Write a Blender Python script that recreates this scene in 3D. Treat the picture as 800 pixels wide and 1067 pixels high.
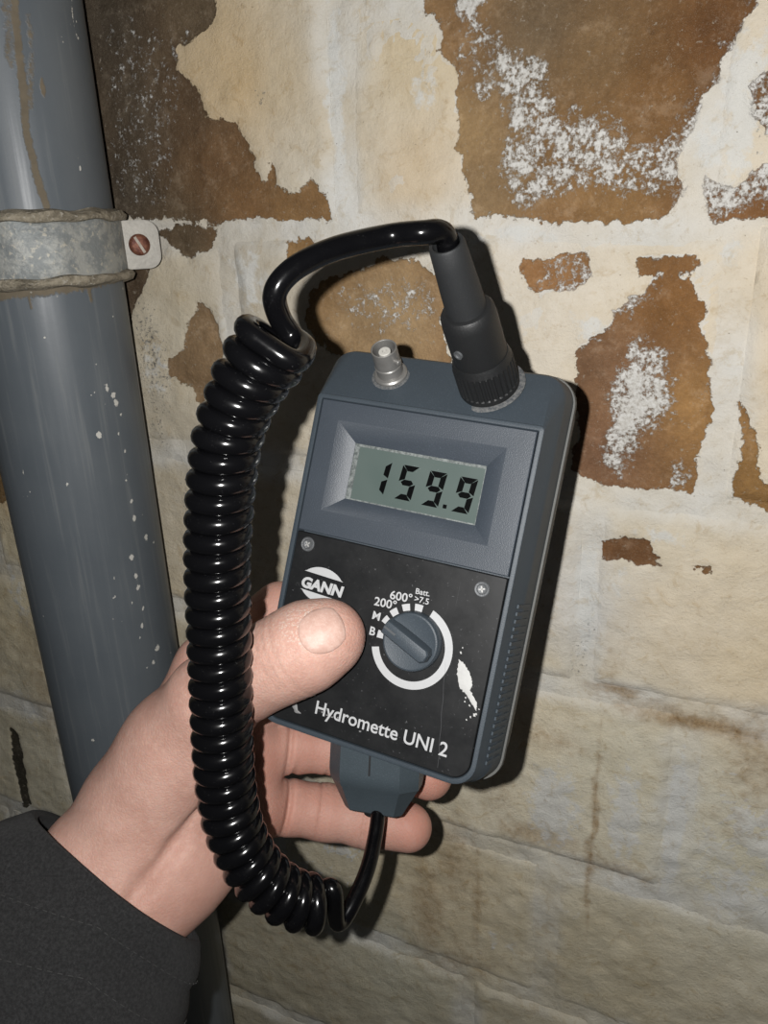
import bpy, bmesh, math, random
import numpy as np
from mathutils import Vector, Matrix
for o in list(bpy.data.objects): bpy.data.objects.remove(o)
scene = bpy.context.scene
col = scene.collection
random.seed(4); np.random.seed(4)

# ------------------------------------------------------------------ camera, world, light
FPX, CX, CY = 802.0, 400.0, 533.5
PITCH = math.radians(20.7)
CAM = Vector((0, 0, 1.45))
cd = bpy.data.cameras.new('camera'); cam = bpy.data.objects.new('camera', cd); col.objects.link(cam)
cd.sensor_fit = 'VERTICAL'; cd.sensor_height = 24.0; cd.lens = 24.0 * FPX / 1067.0
cd.clip_start = 0.01
CAMM = Matrix.Translation(CAM) @ Matrix.Rotation(math.pi / 2 - PITCH, 4, 'X') @ Matrix.Rotation(math.radians(-2.1), 4, 'Z')
cam.matrix_world = CAMM
scene.camera = cam

w = bpy.data.worlds.new('World'); scene.world = w; w.use_nodes = True
w.node_tree.nodes['Background'].inputs[0].default_value = (0.9, 0.95, 1.0, 1)
w.node_tree.nodes['Background'].inputs[1].default_value = 0.022

fl = bpy.data.lights.new('phone_flash', 'POINT'); fl.energy = 6.1; fl.color = (1.0, 0.985, 0.965)
fl.shadow_soft_size = 0.0022
flo = bpy.data.objects.new('phone_flash', fl); col.objects.link(flo)
flo.location = CAMM @ Vector((-0.0185, 0.0055, 0.0))

vs = scene.view_settings
vs.view_transform = 'Standard'; vs.look = 'None'; vs.gamma = 1.0; vs.exposure = 0.0
try: vs.use_curve_mapping = False
except Exception: pass

# ------------------------------------------------------------------ helpers
def cp(u, v, Z):
    """camera-frame point (metres, x right, y up, z toward the viewer) of a pixel at a depth Z"""
    return Vector(((u - CX) / FPX * Z, -(v - CY) / FPX * Z, -Z))
def wp(u, v, Z): return CAMM @ cp(u, v, Z)

def tag(o, label=None, cat=None, group=None, kind=None):
    if label: o['label'] = label
    if cat: o['category'] = cat
    if group: o['group'] = group
    if kind: o['kind'] = kind
    return o
def empty(name, mat4):
    o = bpy.data.objects.new(name, None); col.objects.link(o); o.matrix_world = mat4
    o.empty_display_size = 0.02
    return o
def obj(name, me, mat, parent=None, smooth=None, loc=None):
    o = bpy.data.objects.new(name, me); col.objects.link(o)
    if mat is not None:
        me.materials.clear(); me.materials.append(mat)
    if parent is not None: o.parent = parent
    if loc is not None: o.matrix_local = loc if isinstance(loc, Matrix) else Matrix.Translation(loc)
    if smooth is not None:
        me.polygons.foreach_set('use_smooth', [True] * len(me.polygons))
        me.set_sharp_from_angle(angle=math.radians(smooth))
    return o
def mesh(verts, faces, name='m'):
    me = bpy.data.meshes.new(name)
    me.from_pydata([tuple(v) for v in verts], [], [tuple(f) for f in faces]); me.validate(); me.update()
    return me
class MB:
    def __init__(s): s.v = []; s.f = []
    def add(s, vs_, fs):
        b = len(s.v); s.v += [Vector(q) for q in vs_]; s.f += [tuple(i + b for i in f) for f in fs]
    def loft(s, loops, cap0=False, cap1=False, closed=True):
        n = len(loops[0]); vs_ = [p for L in loops for p in L]; fs = []
        m = n if closed else n - 1
        for k in range(len(loops) - 1):
            for i in range(m):
                j = (i + 1) % n
                fs.append((k*n+i, k*n+j, (k+1)*n+j, (k+1)*n+i))
        if cap0: fs.append(tuple(reversed(range(n))))
        if cap1: fs.append(tuple((len(loops)-1)*n + i for i in range(n)))
        s.add(vs_, fs)
    def box(s, x0, x1, y0, y1, z0, z1):
        s.loft([[(x0,y0,z0),(x1,y0,z0),(x1,y1,z0),(x0,y1,z0)], [(x0,y0,z1),(x1,y0,z1),(x1,y1,z1),(x0,y1,z1)]], True, True)
    def lathe(s, prof, n=48, wob=None):
        loops = []
        for (r, z) in prof:
            loops.append([(r*math.cos(2*math.pi*i/n), r*math.sin(2*math.pi*i/n), z) for i in range(n)])
        s.loft(loops, prof[0][0] > 1e-6, prof[-1][0] > 1e-6)
    def build(s, name, mat, parent=None, smooth=35, loc=None):
        me = mesh(s.v, s.f, name)
        bm = bmesh.new(); bm.from_mesh(me); bmesh.ops.remove_doubles(bm, verts=bm.verts, dist=1e-7)
        bmesh.ops.recalc_face_normals(bm, faces=bm.faces); bm.to_mesh(me); bm.free()
        return obj(name, me, mat, parent, smooth, loc)
def rrect(x0, x1, y0, y1, rs, n=8):
    """rounded rectangle, counter-clockwise, radii (BL, BR, TR, TL)"""
    pts = []
    for (cx_, cy_, r, a0) in ((x0+rs[0], y0+rs[0], rs[0], math.pi), (x1-rs[1], y0+rs[1], rs[1], 1.5*math.pi),
                              (x1-rs[2], y1-rs[2], rs[2], 0), (x0+rs[3], y1-rs[3], rs[3], .5*math.pi)):
        for i in range(n+1):
            a = a0 + .5*math.pi*i/n
            pts.append((cx_ + r*math.cos(a), cy_ + r*math.sin(a)))
    return pts
def spline(pts, n):
    """centripetal-ish Catmull-Rom through pts (arrays), n samples, uniform arc length"""
    P = np.array([list(p) for p in pts], float)
    P = np.vstack([2*P[0]-P[1], P, 2*P[-1]-P[-2]])
    out = []
    for i in range(1, len(P)-2):
        t = np.linspace(0, 1, 40, endpoint=False)[:, None]
        a, b, c, d = P[i-1], P[i], P[i+1], P[i+2]
        out.append(.5*((2*b)+(-a+c)*t+(2*a-5*b+4*c-d)*t**2+(-a+3*b-3*c+d)*t**3))
    out.append(P[-2][None, :]); Q = np.vstack(out)
    L = np.concatenate([[0], np.cumsum(np.linalg.norm(np.diff(Q[:, :3], axis=0), axis=1))])
    s = np.linspace(0, L[-1], n)
    return np.stack([np.interp(s, L, Q[:, k]) for k in range(Q.shape[1])], 1), L[-1]
def frames(P):
    T = np.gradient(P, axis=0); T /= np.linalg.norm(T, axis=1)[:, None]
    N = np.zeros_like(P); a = np.array([0, 0, 1.]);
    if abs(T[0] @ a) > .9: a = np.array([0, 1., 0])
    n = a - T[0]*(a @ T[0]); n /= np.linalg.norm(n); N[0] = n
    for i in range(1, len(P)):
        n = n - T[i]*(n @ T[i]); n /= np.linalg.norm(n); N[i] = n
    return T, N, np.cross(T, N)
def tube(P, r, k=12):
    P = np.asarray(P, float); r = np.broadcast_to(np.asarray(r, float), (len(P),))
    T, N, B = frames(P)
    mb = MB(); loops = []
    for i in range(len(P)):
        loops.append([tuple(P[i] + r[i]*(N[i]*math.cos(2*math.pi*j/k) + B[i]*math.sin(2*math.pi*j/k))) for j in range(k)])
    mb.loft(loops, True, True)
    return mb

# ---- procedural noise in numpy (for relief and wear fields)
def vnoise(x, y, seed=0):
    xi = np.floor(x).astype(np.int64); yi = np.floor(y).astype(np.int64)
    fx = x - xi; fy = y - yi; fx = fx*fx*(3-2*fx); fy = fy*fy*(3-2*fy)
    def h(a, b):
        n = (a*374761393 + b*668265263 + seed*974634757) & 0x7fffffff
        n = ((n ^ (n >> 13)) * 1274126177) & 0x7fffffff
        return ((n ^ (n >> 16)) & 0xffff)/65535.0
    return (h(xi, yi)*(1-fx)+h(xi+1, yi)*fx)*(1-fy) + (h(xi, yi+1)*(1-fx)+h(xi+1, yi+1)*fx)*fy
def fbm(x, y, seed=0, o=4):
    s = 0; a = .5; t = 0
    for k in range(o):
        s = s + a*vnoise(x*2**k, y*2**k, seed+k*17); t += a; a *= .5
    return s/t - .5
def smooth01(x, a, b):
    t = np.clip((x-a)/(b-a), 0, 1); return t*t*(3-2*t)
def poly_sd(px, py, poly):
    """signed distance, positive inside"""
    poly = np.asarray(poly, float); n = len(poly)
    d = np.full(px.shape, 1e9); ins = np.zeros(px.shape, bool)
    for i in range(n):
        ax, ay = poly[i]; bx, by = poly[(i+1) % n]
        ex, ey = bx-ax, by-ay; wx, wy = px-ax, py-ay
        t = np.clip((wx*ex+wy*ey)/(ex*ex+ey*ey+1e-12), 0, 1)
        d = np.minimum(d, np.hypot(wx-ex*t, wy-ey*t))
        c = ((ay > py) != (by > py)) & (px < (bx-ax)*(py-ay)/(by-ay+1e-15)+ax)
        ins ^= c
    return np.where(ins, d, -d)

# ------------------------------------------------------------------ materials
def srgb(c):
    return tuple(((v/255)/12.92 if v/255 <= .04045 else ((v/255+.055)/1.055)**2.4) for v in c)
class NT:
    def __init__(s, name):
        s.m = bpy.data.materials.new(name); s.m.use_nodes = True; s.t = s.m.node_tree; s.n = s.t.nodes
        s.b = s.n['Principled BSDF']; s.tc = s.n.new('ShaderNodeTexCoord')
    def link(s, a, b): s.t.links.new(a, b)
    def val(s, x, sock):
        if hasattr(x, 'is_output'): s.link(x, sock)
        elif isinstance(x, tuple): sock.default_value = (x+(1,))[:4] if len(sock.default_value) == 4 else x
        else: sock.default_value = x
    def noise(s, scale, detail=6, rough=.6, vec=None, dist=0.0):
        n = s.n.new('ShaderNodeTexNoise'); n.inputs['Scale'].default_value = scale; n.inputs['Detail'].default_value = detail
        n.inputs['Roughness'].default_value = rough; n.inputs['Distortion'].default_value = dist
        s.link(vec or s.tc.outputs['Object'], n.inputs['Vector']); return n.outputs['Fac']
    def voro(s, scale, feature='F1', vec=None):
        n = s.n.new('ShaderNodeTexVoronoi'); n.feature = feature; n.inputs['Scale'].default_value = scale
        s.link(vec or s.tc.outputs['Object'], n.inputs['Vector']); return n.outputs['Distance']
    def ramp(s, x, a, b, lo=0.0, hi=1.0, smooth=True):
        n = s.n.new('ShaderNodeMapRange'); n.interpolation_type = 'SMOOTHSTEP' if smooth else 'LINEAR'
        s.val(x, n.inputs[0]); n.inputs[1].default_value = a; n.inputs[2].default_value = b
        n.inputs[3].default_value = lo; n.inputs[4].default_value = hi; return n.outputs[0]
    def math(s, op, a, b=0.0, c=0.0):
        n = s.n.new('ShaderNodeMath'); n.operation = op; s.val(a, n.inputs[0]); s.val(b, n.inputs[1]); s.val(c, n.inputs[2]); return n.outputs[0]
    def mix(s, f, a, b, mode='MIX'):
        n = s.n.new('ShaderNodeMix'); n.data_type = 'RGBA'; n.blend_type = mode
        s.val(f, n.inputs[0]); s.val(a, n.inputs[6]); s.val(b, n.inputs[7]); return n.outputs[2]
    def attr(s, name, colr=False):
        n = s.n.new('ShaderNodeAttribute'); n.attribute_name = name; return n.outputs['Color' if colr else 'Fac']
    def bump(s, h, strength=.3, dist=.001, prev=None):
        n = s.n.new('ShaderNodeBump'); n.inputs['Strength'].default_value = strength; n.inputs['Distance'].default_value = dist
        s.link(h, n.inputs['Height'])
        if prev is not None: s.link(prev, n.inputs['Normal'])
        return n.outputs['Normal']
    def set(s, **k):
        for key, v in k.items(): s.val(v, s.b.inputs[key.replace('_', ' ')])
        return s
    def scalevec(s, sc):
        n = s.n.new('ShaderNodeMapping'); n.inputs['Scale'].default_value = sc; s.link(s.tc.outputs['Object'], n.inputs['Vector']); return n.outputs[0]
def simple(name, c, rough=.5, var=.12, nscale=300, bump=.1, bscale=1200, metal=0.0, spec=.5, bdist=.0004):
    t = NT(name); c = tuple(c)
    lo = tuple(v*(1-var) for v in c); hi = tuple(min(1, v*(1+var)) for v in c)
    t.set(Base_Color=t.mix(t.noise(nscale), lo, hi), Roughness=rough, Metallic=metal, Specular_IOR_Level=spec)
    if bump: t.set(Normal=t.bump(t.noise(bscale, 3), bump, bdist))
    return t.m

# wall: limewash over brown stone, worn where the mesh's fields say so
def wall_material():
    t = NT('limewashed_masonry')
    peel = t.attr('peel'); salt = t.attr('salt'); stain = t.attr('stain'); mould = t.attr('mould')
    stone = t.attr('stone', True); paint = t.attr('paint', True)
    n1 = t.noise(160, 8, .65); n2 = t.noise(520, 6, .7); n3 = t.noise(42, 6, .6); n4 = t.noise(1500, 4, .7)
    # peel edge, field in millimetres
    e = t.math('ADD', peel, t.math('MULTIPLY', t.math('SUBTRACT', n1, .5), 10.0))
    e = t.math('ADD', e, t.math('MULTIPLY', t.math('SUBTRACT', n2, .5), 3.0))
    pm = t.ramp(e, -.35, .35)
    # salt bloom: crusty white islands on the bare stone
    se = t.math('ADD', salt, t.math('MULTIPLY', t.math('SUBTRACT', n1, .5), 1.5))
    se = t.math('ADD', se, t.math('MULTIPLY', t.math('SUBTRACT', n2, .5), 1.5))
    sm = t.math('MULTIPLY', t.ramp(se, .40, .72), t.ramp(e, -.8, .6))
    # stone colour
    sc = t.mix(t.ramp(n3, .3, .7), stone, t.mix(1.0, stone, (.72, .70, .68), 'MULTIPLY'))
    sc = t.mix(t.ramp(n2, .35, .75, 0, .55), sc, t.mix(1.0, sc, (1.5, 1.5, 1.48), 'MULTIPLY'))
    sc = t.mix(t.ramp(n1, .58, .75, 0, .6), sc, t.mix(1.0, sc, (.55, .50, .47), 'MULTIPLY'))
    veil = t.noise(85, 10, .78)
    sc = t.mix(t.ramp(veil, .50, .66, 0, .55), sc, t.mix(.45, t.mix(1.0, sc, (2.0, 2.0, 2.0), 'MULTIPLY'), (.30, .26, .20)))
    sc = t.mix(t.ramp(t.noise(330, 8, .8), .59, .64, 0, .7), sc, (.38, .33, .26))
    sc = t.mix(t.ramp(t.noise(2600, 3, .7), .56, .70, 0, .35), sc, (.42, .37, .29))
    sc = t.mix(t.ramp(t.noise(1100, 5, .75), .60, .72, 0, .6), sc, t.mix(1.0, sc, (.45, .40, .36), 'MULTIPLY'))
    # paint colour
    pc = t.mix(t.ramp(n3, .35, .68, 0, .5), paint, t.mix(1.0, paint, (.86, .82, .74), 'MULTIPLY'))
    pc = t.mix(t.ramp(n1, .5, .72, 0, .35), pc, t.mix(1.0, pc, (.8, .74, .64), 'MULTIPLY'))
    pc = t.mix(t.ramp(n4, .55, .75, 0, .3), pc, (.82, .82, .8))
    st = t.ramp(t.math('ADD', stain, t.math('MULTIPLY', t.math('SUBTRACT', n1, .5), .8)), .2, .95)
    pc = t.mix(st, pc, t.mix(t.ramp(n2, .3, .7), (.27, .175, .085), (.44, .31, .175)))
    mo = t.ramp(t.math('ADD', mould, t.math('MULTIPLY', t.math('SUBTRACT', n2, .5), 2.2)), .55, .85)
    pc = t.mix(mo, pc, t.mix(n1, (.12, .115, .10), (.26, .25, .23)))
    wash = t.attr('wash')
    wm = t.ramp(t.math('ADD', wash, t.math('MULTIPLY', t.math('SUBTRACT', n1, .5), 1.1)), .40, .62)
    pc = t.mix(t.math('MULTIPLY', wm, .8), pc, t.mix(n2, (.63, .63, .60), (.76, .76, .73)))
    blot = t.noise(95, 9, .75, None, .8)
    pc = t.mix(t.ramp(blot, .53, .66, 0, .55), pc, t.mix(1.0, pc, (.78, .69, .55), 'MULTIPLY'))
    pc = t.mix(t.ramp(t.noise(240, 7, .78), .60, .66, 0, .6), pc, t.mix(1.0, pc, (.70, .64, .56), 'MULTIPLY'))
    pc = t.mix(t.ramp(t.noise(820, 5, .8), .63, .69, 0, .55), pc, (.30, .24, .175))
    # tiny pits
    pit = t.ramp(t.voro(330), .10, .02); pit = t.math('MULTIPLY', pit, t.ramp(n1, .5, .62))
    pc = t.mix(pit, pc, (.2, .15, .1))
    c = t.mix(pm, pc, sc)
    c = t.mix(sm, c, t.mix(t.ramp(n2, .3, .7), (.48, .45, .40), (.74, .73, .70)))
    fl1 = t.ramp(t.noise(900, 5, .75), .66, .72)
    c = t.mix(t.math('MULTIPLY', fl1, t.math('MULTIPLY', pm, .55)), c, (.62, .56, .47))
    # shallow thin rim where the wash breaks off
    h = t.math('MULTIPLY', t.math('SUBTRACT', 1.0, pm), 1.0)
    h = t.math('ADD', h, t.math('MULTIPLY', sm, .55))
    h = t.math('ADD', h, t.math('MULTIPLY', n2, .7)); h = t.math('ADD', h, t.math('MULTIPLY', n1, 1.0)); h = t.math('ADD', h, t.math('MULTIPLY', n4, .35)); h = t.math('ADD', h, t.math('MULTIPLY', blot, 1.2))
    h = t.math('SUBTRACT', h, t.math('MULTIPLY', pit, .6))
    t.set(Base_Color=c, Roughness=t.mix(pm, (.9,)*3, (.72,)*3), Specular_IOR_Level=.18, Normal=t.bump(h, .75, .0011))
    return t.m

# ------------------------------------------------------------------ THE WALL
WA = math.radians(65)
WN = Vector((-math.cos(WA), -math.sin(WA), 0)); WK = 0.367
WS = Vector((math.sin(WA), -math.cos(WA), 0))
W0 = Vector((CAM.x, CAM.y, 0)) - WN*WK
WALLM = Matrix(((WS.x, -WN.x, 0, W0.x), (WS.y, -WN.y, 0, W0.y), (0, 0, 1, 0), (0, 0, 0, 1)))
def wpx(u, v):
    """pixel -> wall coordinates (s along the wall, z height)"""
    d = (CAMM.to_3x3() @ cp(u, v, 1.0))
    t = -WK/(WN.dot(d)) ; p = CAM + d*t
    q = p - W0; return (q.dot(WS), p.z)

PEEL = [
 [(225,5),(225,22),(205,37),(182,50),(187,75),(202,90),(215,105),(217,120),(245,127),(257,145),(265,170),(272,187),(280,187),(277,165),(285,170),(292,192),(315,202),(322,195),(327,175),(330,192),(343,202),(343,231),(280,228),(230,232),(162,230),(110,222),(60,150),(40,-60),(170,-30),(215,-20)],
 [(162,243),(180,258),(195,266),(220,260),(228,240),(190,236)],
 [(207,316),(219,325),(230,359),(232,380),(207,420),(198,405),(175,392),(173,375),(190,367),(194,337)],
 [(110,278),(156,274),(152,295),(139,320),(136,362),(140,420),(110,420)],
 [(420,-40),(440,0),(458,27),(460,50),(478,67),(476,112),(476,157),(489,193),(494,227),(575,230),(633,231),(683,229),(699,211),(714,193),(705,165),(730,110),(750,85),(755,58),(764,27),(789,0),(820,-60)],
 [(735,180),(755,198),(800,170),(860,160),(860,228),(755,231),(735,229)],
 [(776,90),(800,70),(830,60),(830,130),(800,140),(785,120)],
 [(300,250),(320,248),(332,256),(318,270),(300,266)],
 [(318,330),(325,305),(345,290),(400,272),(440,276),(463,296),(464,376),(400,376),(350,366),(330,355)],
 [(543,275),(585,265),(612,270),(615,290),(595,305),(560,308),(545,300)],
 [(660,270),(725,268),(730,285),(700,290),(665,285)],
 [(729,340),(734,362),(740,396),(740,434),(729,464),(725,505),(719,518),(699,511),(672,512),(639,505),(616,501),(590,490),(600,452),(604,415),(597,381),(601,366),(627,347),(640,320),(660,310),(680,290),(700,288),(730,300),(738,325)],
 [(774,419),(781,434),(787,464),(789,490),(800,505),(840,512),(840,540),(800,535),(777,527),(764,516),(768,490),(772,452)],
 [(626,561),(639,559),(676,565),(686,580),(686,593),(665,589),(657,586),(639,584),(626,584)],
 [(725,590),(738,588),(741,598),(728,600)],
 [(10,758),(18,764),(26,800),(31,838),(24,842),(14,800)],
 [(-60,430),(5,440),(14,470),(8,520),(-60,540)],
]
SALT = [
 ([(505,20),(535,48),(567,58),(577,130),(600,112),(645,125),(662,150),(695,138),(740,85),(770,15),(830,-30),(830,205),(715,240),(690,195),(660,205),(600,190),(540,228),(518,190),(522,120),(500,70)], .62),
 ([(655,355),(692,368),(702,410),(692,440),(664,460),(646,494),(626,478),(642,430),(636,400)], .75),
 ([(560,270),(640,265),(690,300),(640,340),(600,360),(560,330)], .5),
 ([(705,480),(716,490),(712,512),(700,508)], .7), ([(735,400),(742,380),(748,410),(738,420)], .6),
 ([(350,300),(420,285),(455,300),(455,340),(400,350),(360,335)], .42),
 ([(475,20),(500,10),(530,50),(520,110),(490,100)], .48),
 ([(110,20),(200,30),(170,220),(120,210)], .33),
 ([(480,-20),(500,-20),(494,12),(486,24),(481,10)], 1.2),
 ([(300,290),(330,270),(330,350),(280,350)], .25),
]
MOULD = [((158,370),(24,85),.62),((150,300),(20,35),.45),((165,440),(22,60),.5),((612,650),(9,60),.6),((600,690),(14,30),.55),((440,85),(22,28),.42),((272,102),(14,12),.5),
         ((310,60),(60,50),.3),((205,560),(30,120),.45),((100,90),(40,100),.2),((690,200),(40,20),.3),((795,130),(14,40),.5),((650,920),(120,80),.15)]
STAIN = [((470,890),(30,60),.55),((445,950),(22,70),.6),((495,940),(6,70),.6),((560,870),(60,16),.65),((640,905),(60,14),.5),((617,870),(4,110),.75),((640,690),(22,30),.4),
         ((730,755),(110,10),.8),((640,722),(40,8),.7),((790,800),(50,60),.55),((520,830),(30,40),.45),((575,770),(50,14),.5),((760,860),(40,30),.4),((690,740),(80,12),.55),
         ((10,480),(30,70),.6),((40,700),(18,80),.45),((15,600),(20,40),.3),((480,1000),(50,30),.45),((330,1010),(70,40),.35),((270,960),(40,60),.35),((720,640),(60,20),.22),
         ((650,830),(8,30),.5),((250,90),(50,80),.12),((430,150),(60,90),.16),((780,600),(40,60),.2),((560,410),(20,40),.3),((210,1000),(40,60),.4),((420,870),(20,30),.4)]
WASH = [((775,110),(30,90),.75),((740,150),(40,40),.6),((350,100),(10,130),.75),((262,290),(28,50),.6),((530,245),(90,12),.6),((575,840),(34,50),.75),((650,850),(24,60),.7),((702,860),(11,75),.95),((760,930),(50,40),.6),((610,620),(16,80),.7),
        ((520,985),(60,30),.4),((560,560),(30,50),.45),((690,560),(60,18),.5),((640,610),(40,40),.45),((440,100),(34,36),.5),((160,380),(22,60),.5),((620,345),(40,30),.55),((760,260),(40,20),.45),((470,790),(30,20),.5),((20,620),(16,50),.5),((30,740),(14,40),.5),((310,900),(40,60),.4)]
STONE = [((110,30),(78,66,54)),((140,120),(84,70,56)),((130,200),(78,66,54)),((200,110),(98,74,52)),((230,170),(112,80,50)),((260,210),(124,88,52)),((320,215),(142,104,62)),((215,20),(98,80,60)),
         ((190,250),(96,78,58)),((205,370),(142,112,80)),((135,310),(86,68,52)),((465,40),(140,104,66)),((480,140),(152,120,80)),((500,200),(146,116,80)),((560,30),(112,90,66)),((620,60),(124,94,60)),((600,140),(134,98,58)),
         ((680,90),(122,84,44)),((740,40),(104,66,32)),((640,215),(140,102,58)),((780,200),(128,84,44)),((400,330),(164,132,94)),((570,290),(156,108,62)),((700,320),(132,88,42)),((720,420),(156,112,60)),((620,470),(126,88,62)),((650,400),(136,96,66)),
         ((610,380),(118,84,58)),((785,500),(142,102,52)),((650,575),(112,74,42)),((310,260),(150,112,66)),((20,800),(70,64,54)),((0,480),(130,100,62))]
PAINT = [((300,80),(206,190,162)),((340,150),(210,198,176)),((350,60),(214,210,200)),((350,200),(222,218,208)),((420,60),(214,198,168)),((430,180),(214,196,168)),((250,80),(208,184,146)),((260,270),(200,192,176)),((170,330),(208,198,177)),
         ((150,450),(202,193,174)),((560,245),(222,214,200)),((700,245),(222,212,194)),((770,300),(222,208,184)),((780,380),(220,206,182)),((660,530),(220,210,190)),((600,620),(217,213,205)),((720,650),(225,212,189)),((790,700),(226,210,181)),
         ((560,740),(227,216,191)),((640,800),(220,213,191)),((700,860),(225,220,202)),((780,900),(221,216,195)),((560,850),(229,221,199)),((460,920),(219,206,177)),((400,1000),(206,201,180)),((300,1000),(198,190,167)),((620,1000),(211,201,175)),
         ((20,600),(223,211,181)),((30,800),(229,221,197)),((0,450),(224,197,155)),((480,250),(226,220,208)),((120,800),(216,205,181))]  # lower wall colours whitened to offset the flash's falloff with distance
def to_wall(pts): return [wpx(*p) for p in pts]
PEELW = [np.array(to_wall(p)) for p in PEEL]
SALTW = [(np.array(to_wall(p)), s) for p, s in SALT]
def blobw(b):
    (u, v), (su, sv), a = b
    c = wpx(u, v); return (c, abs(wpx(u+su, v)[0]-c[0]), abs(wpx(u, v+sv)[1]-c[1]), a)
MOULDW = [blobw(b) for b in MOULD]; STAINW = [blobw(b) for b in STAIN]; WASHW = [blobw(b) for b in WASH]
STONEW = [(wpx(*p), tuple(.88*q+.12*sum(srgb(c))/3 for q in srgb(c))) for p, c in STONE]; PAINTW = [(wpx(*p), tuple(min(.80, v) for v in srgb(c))) for p, c in PAINT]
STONE_GAIN, PAINT_GAIN = np.array([1.10, 1.16, 1.14]), 1.0
def idw(s, z, pts, p=3.0):
    num = np.zeros(s.shape+(3,)); den = np.zeros(s.shape)
    for (c, colr) in pts:
        wgt = 1.0/((s-c[0])**2+(z-c[1])**2+1e-4)**(p/2)
        num += wgt[:, None]*np.array(colr); den += wgt
    return num/den[:, None]
def fields(s, z):
    ws = s + .006*fbm(s*60, z*60, 3) + .003*fbm(s*220, z*220, 5); wz = z + .006*fbm(s*60, z*60, 9) + .003*fbm(s*220, z*220, 8)
    peel = np.full(s.shape, -25.0)
    for P in PEELW:
        lo = P.min(0)-.025; hi = P.max(0)+.025
        k = (ws > lo[0]) & (ws < hi[0]) & (wz > lo[1]) & (wz < hi[1])
        if k.any(): peel[k] = np.maximum(peel[k], 1000*poly_sd(ws[k], wz[k], P))
    # outside what was traced, the same wear goes on
    far = 1 - smooth01(-np.maximum(np.maximum(s-S_VIS[1], S_VIS[0]-s), np.maximum(z-Z_VIS[1], Z_VIS[0]-z)), -.06, .0)
    gen = 90*(fbm(s*9, z*11, 41)-.10)
    peel = np.where(far > .5, np.maximum(peel, np.clip(gen, -25, 25)), peel)
    peel = np.clip(peel, -25, 25)
    salt = np.zeros(s.shape)
    for P, a in SALTW:
        lo = P.min(0)-.03; hi = P.max(0)+.03
        k = (ws > lo[0]) & (ws < hi[0]) & (wz > lo[1]) & (wz < hi[1])
        if k.any(): salt[k] = np.maximum(salt[k], a*smooth01(1000*poly_sd(ws[k], wz[k], P), -9, 7))
    def bl(lst):
        o = np.zeros(s.shape)
        for c, a, b, h in lst: o = np.maximum(o, h*np.exp(-.5*(((ws-c[0])/a)**2+((wz-c[1])/b)**2)*1.4))
        return o
    return dict(wash=bl(WASHW), peel=peel, salt=salt, mould=bl(MOULDW), stain=bl(STAINW) + .25*far*(fbm(s*7, z*12, 77)+.2),
                stone=idw(s, z, STONEW)*STONE_GAIN, paint=idw(s, z, PAINTW)*PAINT_GAIN)
cs = [wpx(u, v) for u in (0, 800) for v in (0, 1067)]
S_VIS = (min(c[0] for c in cs), max(c[0] for c in cs)); Z_VIS = (min(c[1] for c in cs), max(c[1] for c in cs))
print('wall visible', S_VIS, Z_VIS)
M_WALL = wall_material()
def wall_patch(name, s0, s1, z0, z1, step, yfun, parent, brick):
    ns = max(2, int(round((s1-s0)/step))+1); nz = max(2, int(round((z1-z0)/step))+1)
    gs, gz = np.meshgrid(np.linspace(s0, s1, ns), np.linspace(z0, z1, nz))
    s = gs.ravel(); z = gz.ravel()
    F = fields(s, z); y = yfun(s, z, F)
    if brick: jt = (1-smooth01(np.minimum(np.minimum(s-s0, s1-s), np.minimum(z-z0, z1-z)) + .008*fbm(s*70, z*70, 91), .0, .011))
    else: jt = np.ones(len(s))
    jt = jt*np.clip(.62+1.6*fbm(s*26, z*26, 95), 0, 1)      # repointed joints: cooler, whiter lime
    F['paint'] = F['paint']*(1-.75*jt[:, None]) + .75*jt[:, None]*np.array([.70, .705, .69])
    if brick:      # skirt that runs back into the mortar bed, so a brick is a solid block
        c = ((s0+s1)/2, (z0+z1)/2)
    V = np.stack([s, y, z], 1)
    idx = np.arange(ns*nz).reshape(nz, ns)
    q = np.stack([idx[:-1, :-1], idx[:-1, 1:], idx[1:, 1:], idx[1:, :-1]], -1).reshape(-1, 4)
    faces = q.tolist()
    if brick:
        ring = list(idx[0, :]) + list(idx[1:, -1]) + list(idx[-1, -2::-1]) + list(idx[-2:0:-1, 0])
        n0 = len(V); back = V[ring].copy(); back[:, 1] = .03
        V = np.vstack([V, back]); m = len(ring)
        for i in range(m):
            j = (i+1) % m
            faces.append([int(ring[j]), int(ring[i]), n0+i, n0+j])
        faces.append([n0+i for i in range(m)])
        for k in F: F[k] = np.concatenate([F[k], F[k][ring]])
    me = bpy.data.meshes.new(name); me.from_pydata(V.tolist(), [], faces); me.update()
    for k in ('peel', 'salt', 'mould', 'stain', 'wash'):
        a = me.attributes.new(k, 'FLOAT', 'POINT'); a.data.foreach_set('value', F[k].astype(np.float32))
    for k in ('stone', 'paint'):
        a = me.attributes.new(k, 'FLOAT_COLOR', 'POINT')
        a.data.foreach_set('color', np.concatenate([F[k], np.ones((len(V), 1))], 1).astype(np.float32).ravel())
    return obj(name, me, M_WALL, parent, smooth=50)
def relief(s, z, F):
    return .0016*fbm(s*45, z*45, 21, 3)*2 + .0007*fbm(s*190, z*190, 25, 3)*2
def y_mortar(s, z, F): return .0014 + relief(s, z, F)*1.5
S0, S1, Z0, Z1 = -1.1, 0.95, 0.45, 2.05
wall = empty('wall_back', WALLM); tag(wall, kind='structure')
wall['label'] = 'old brick cellar wall with flaking limewash and salt stains'
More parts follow.
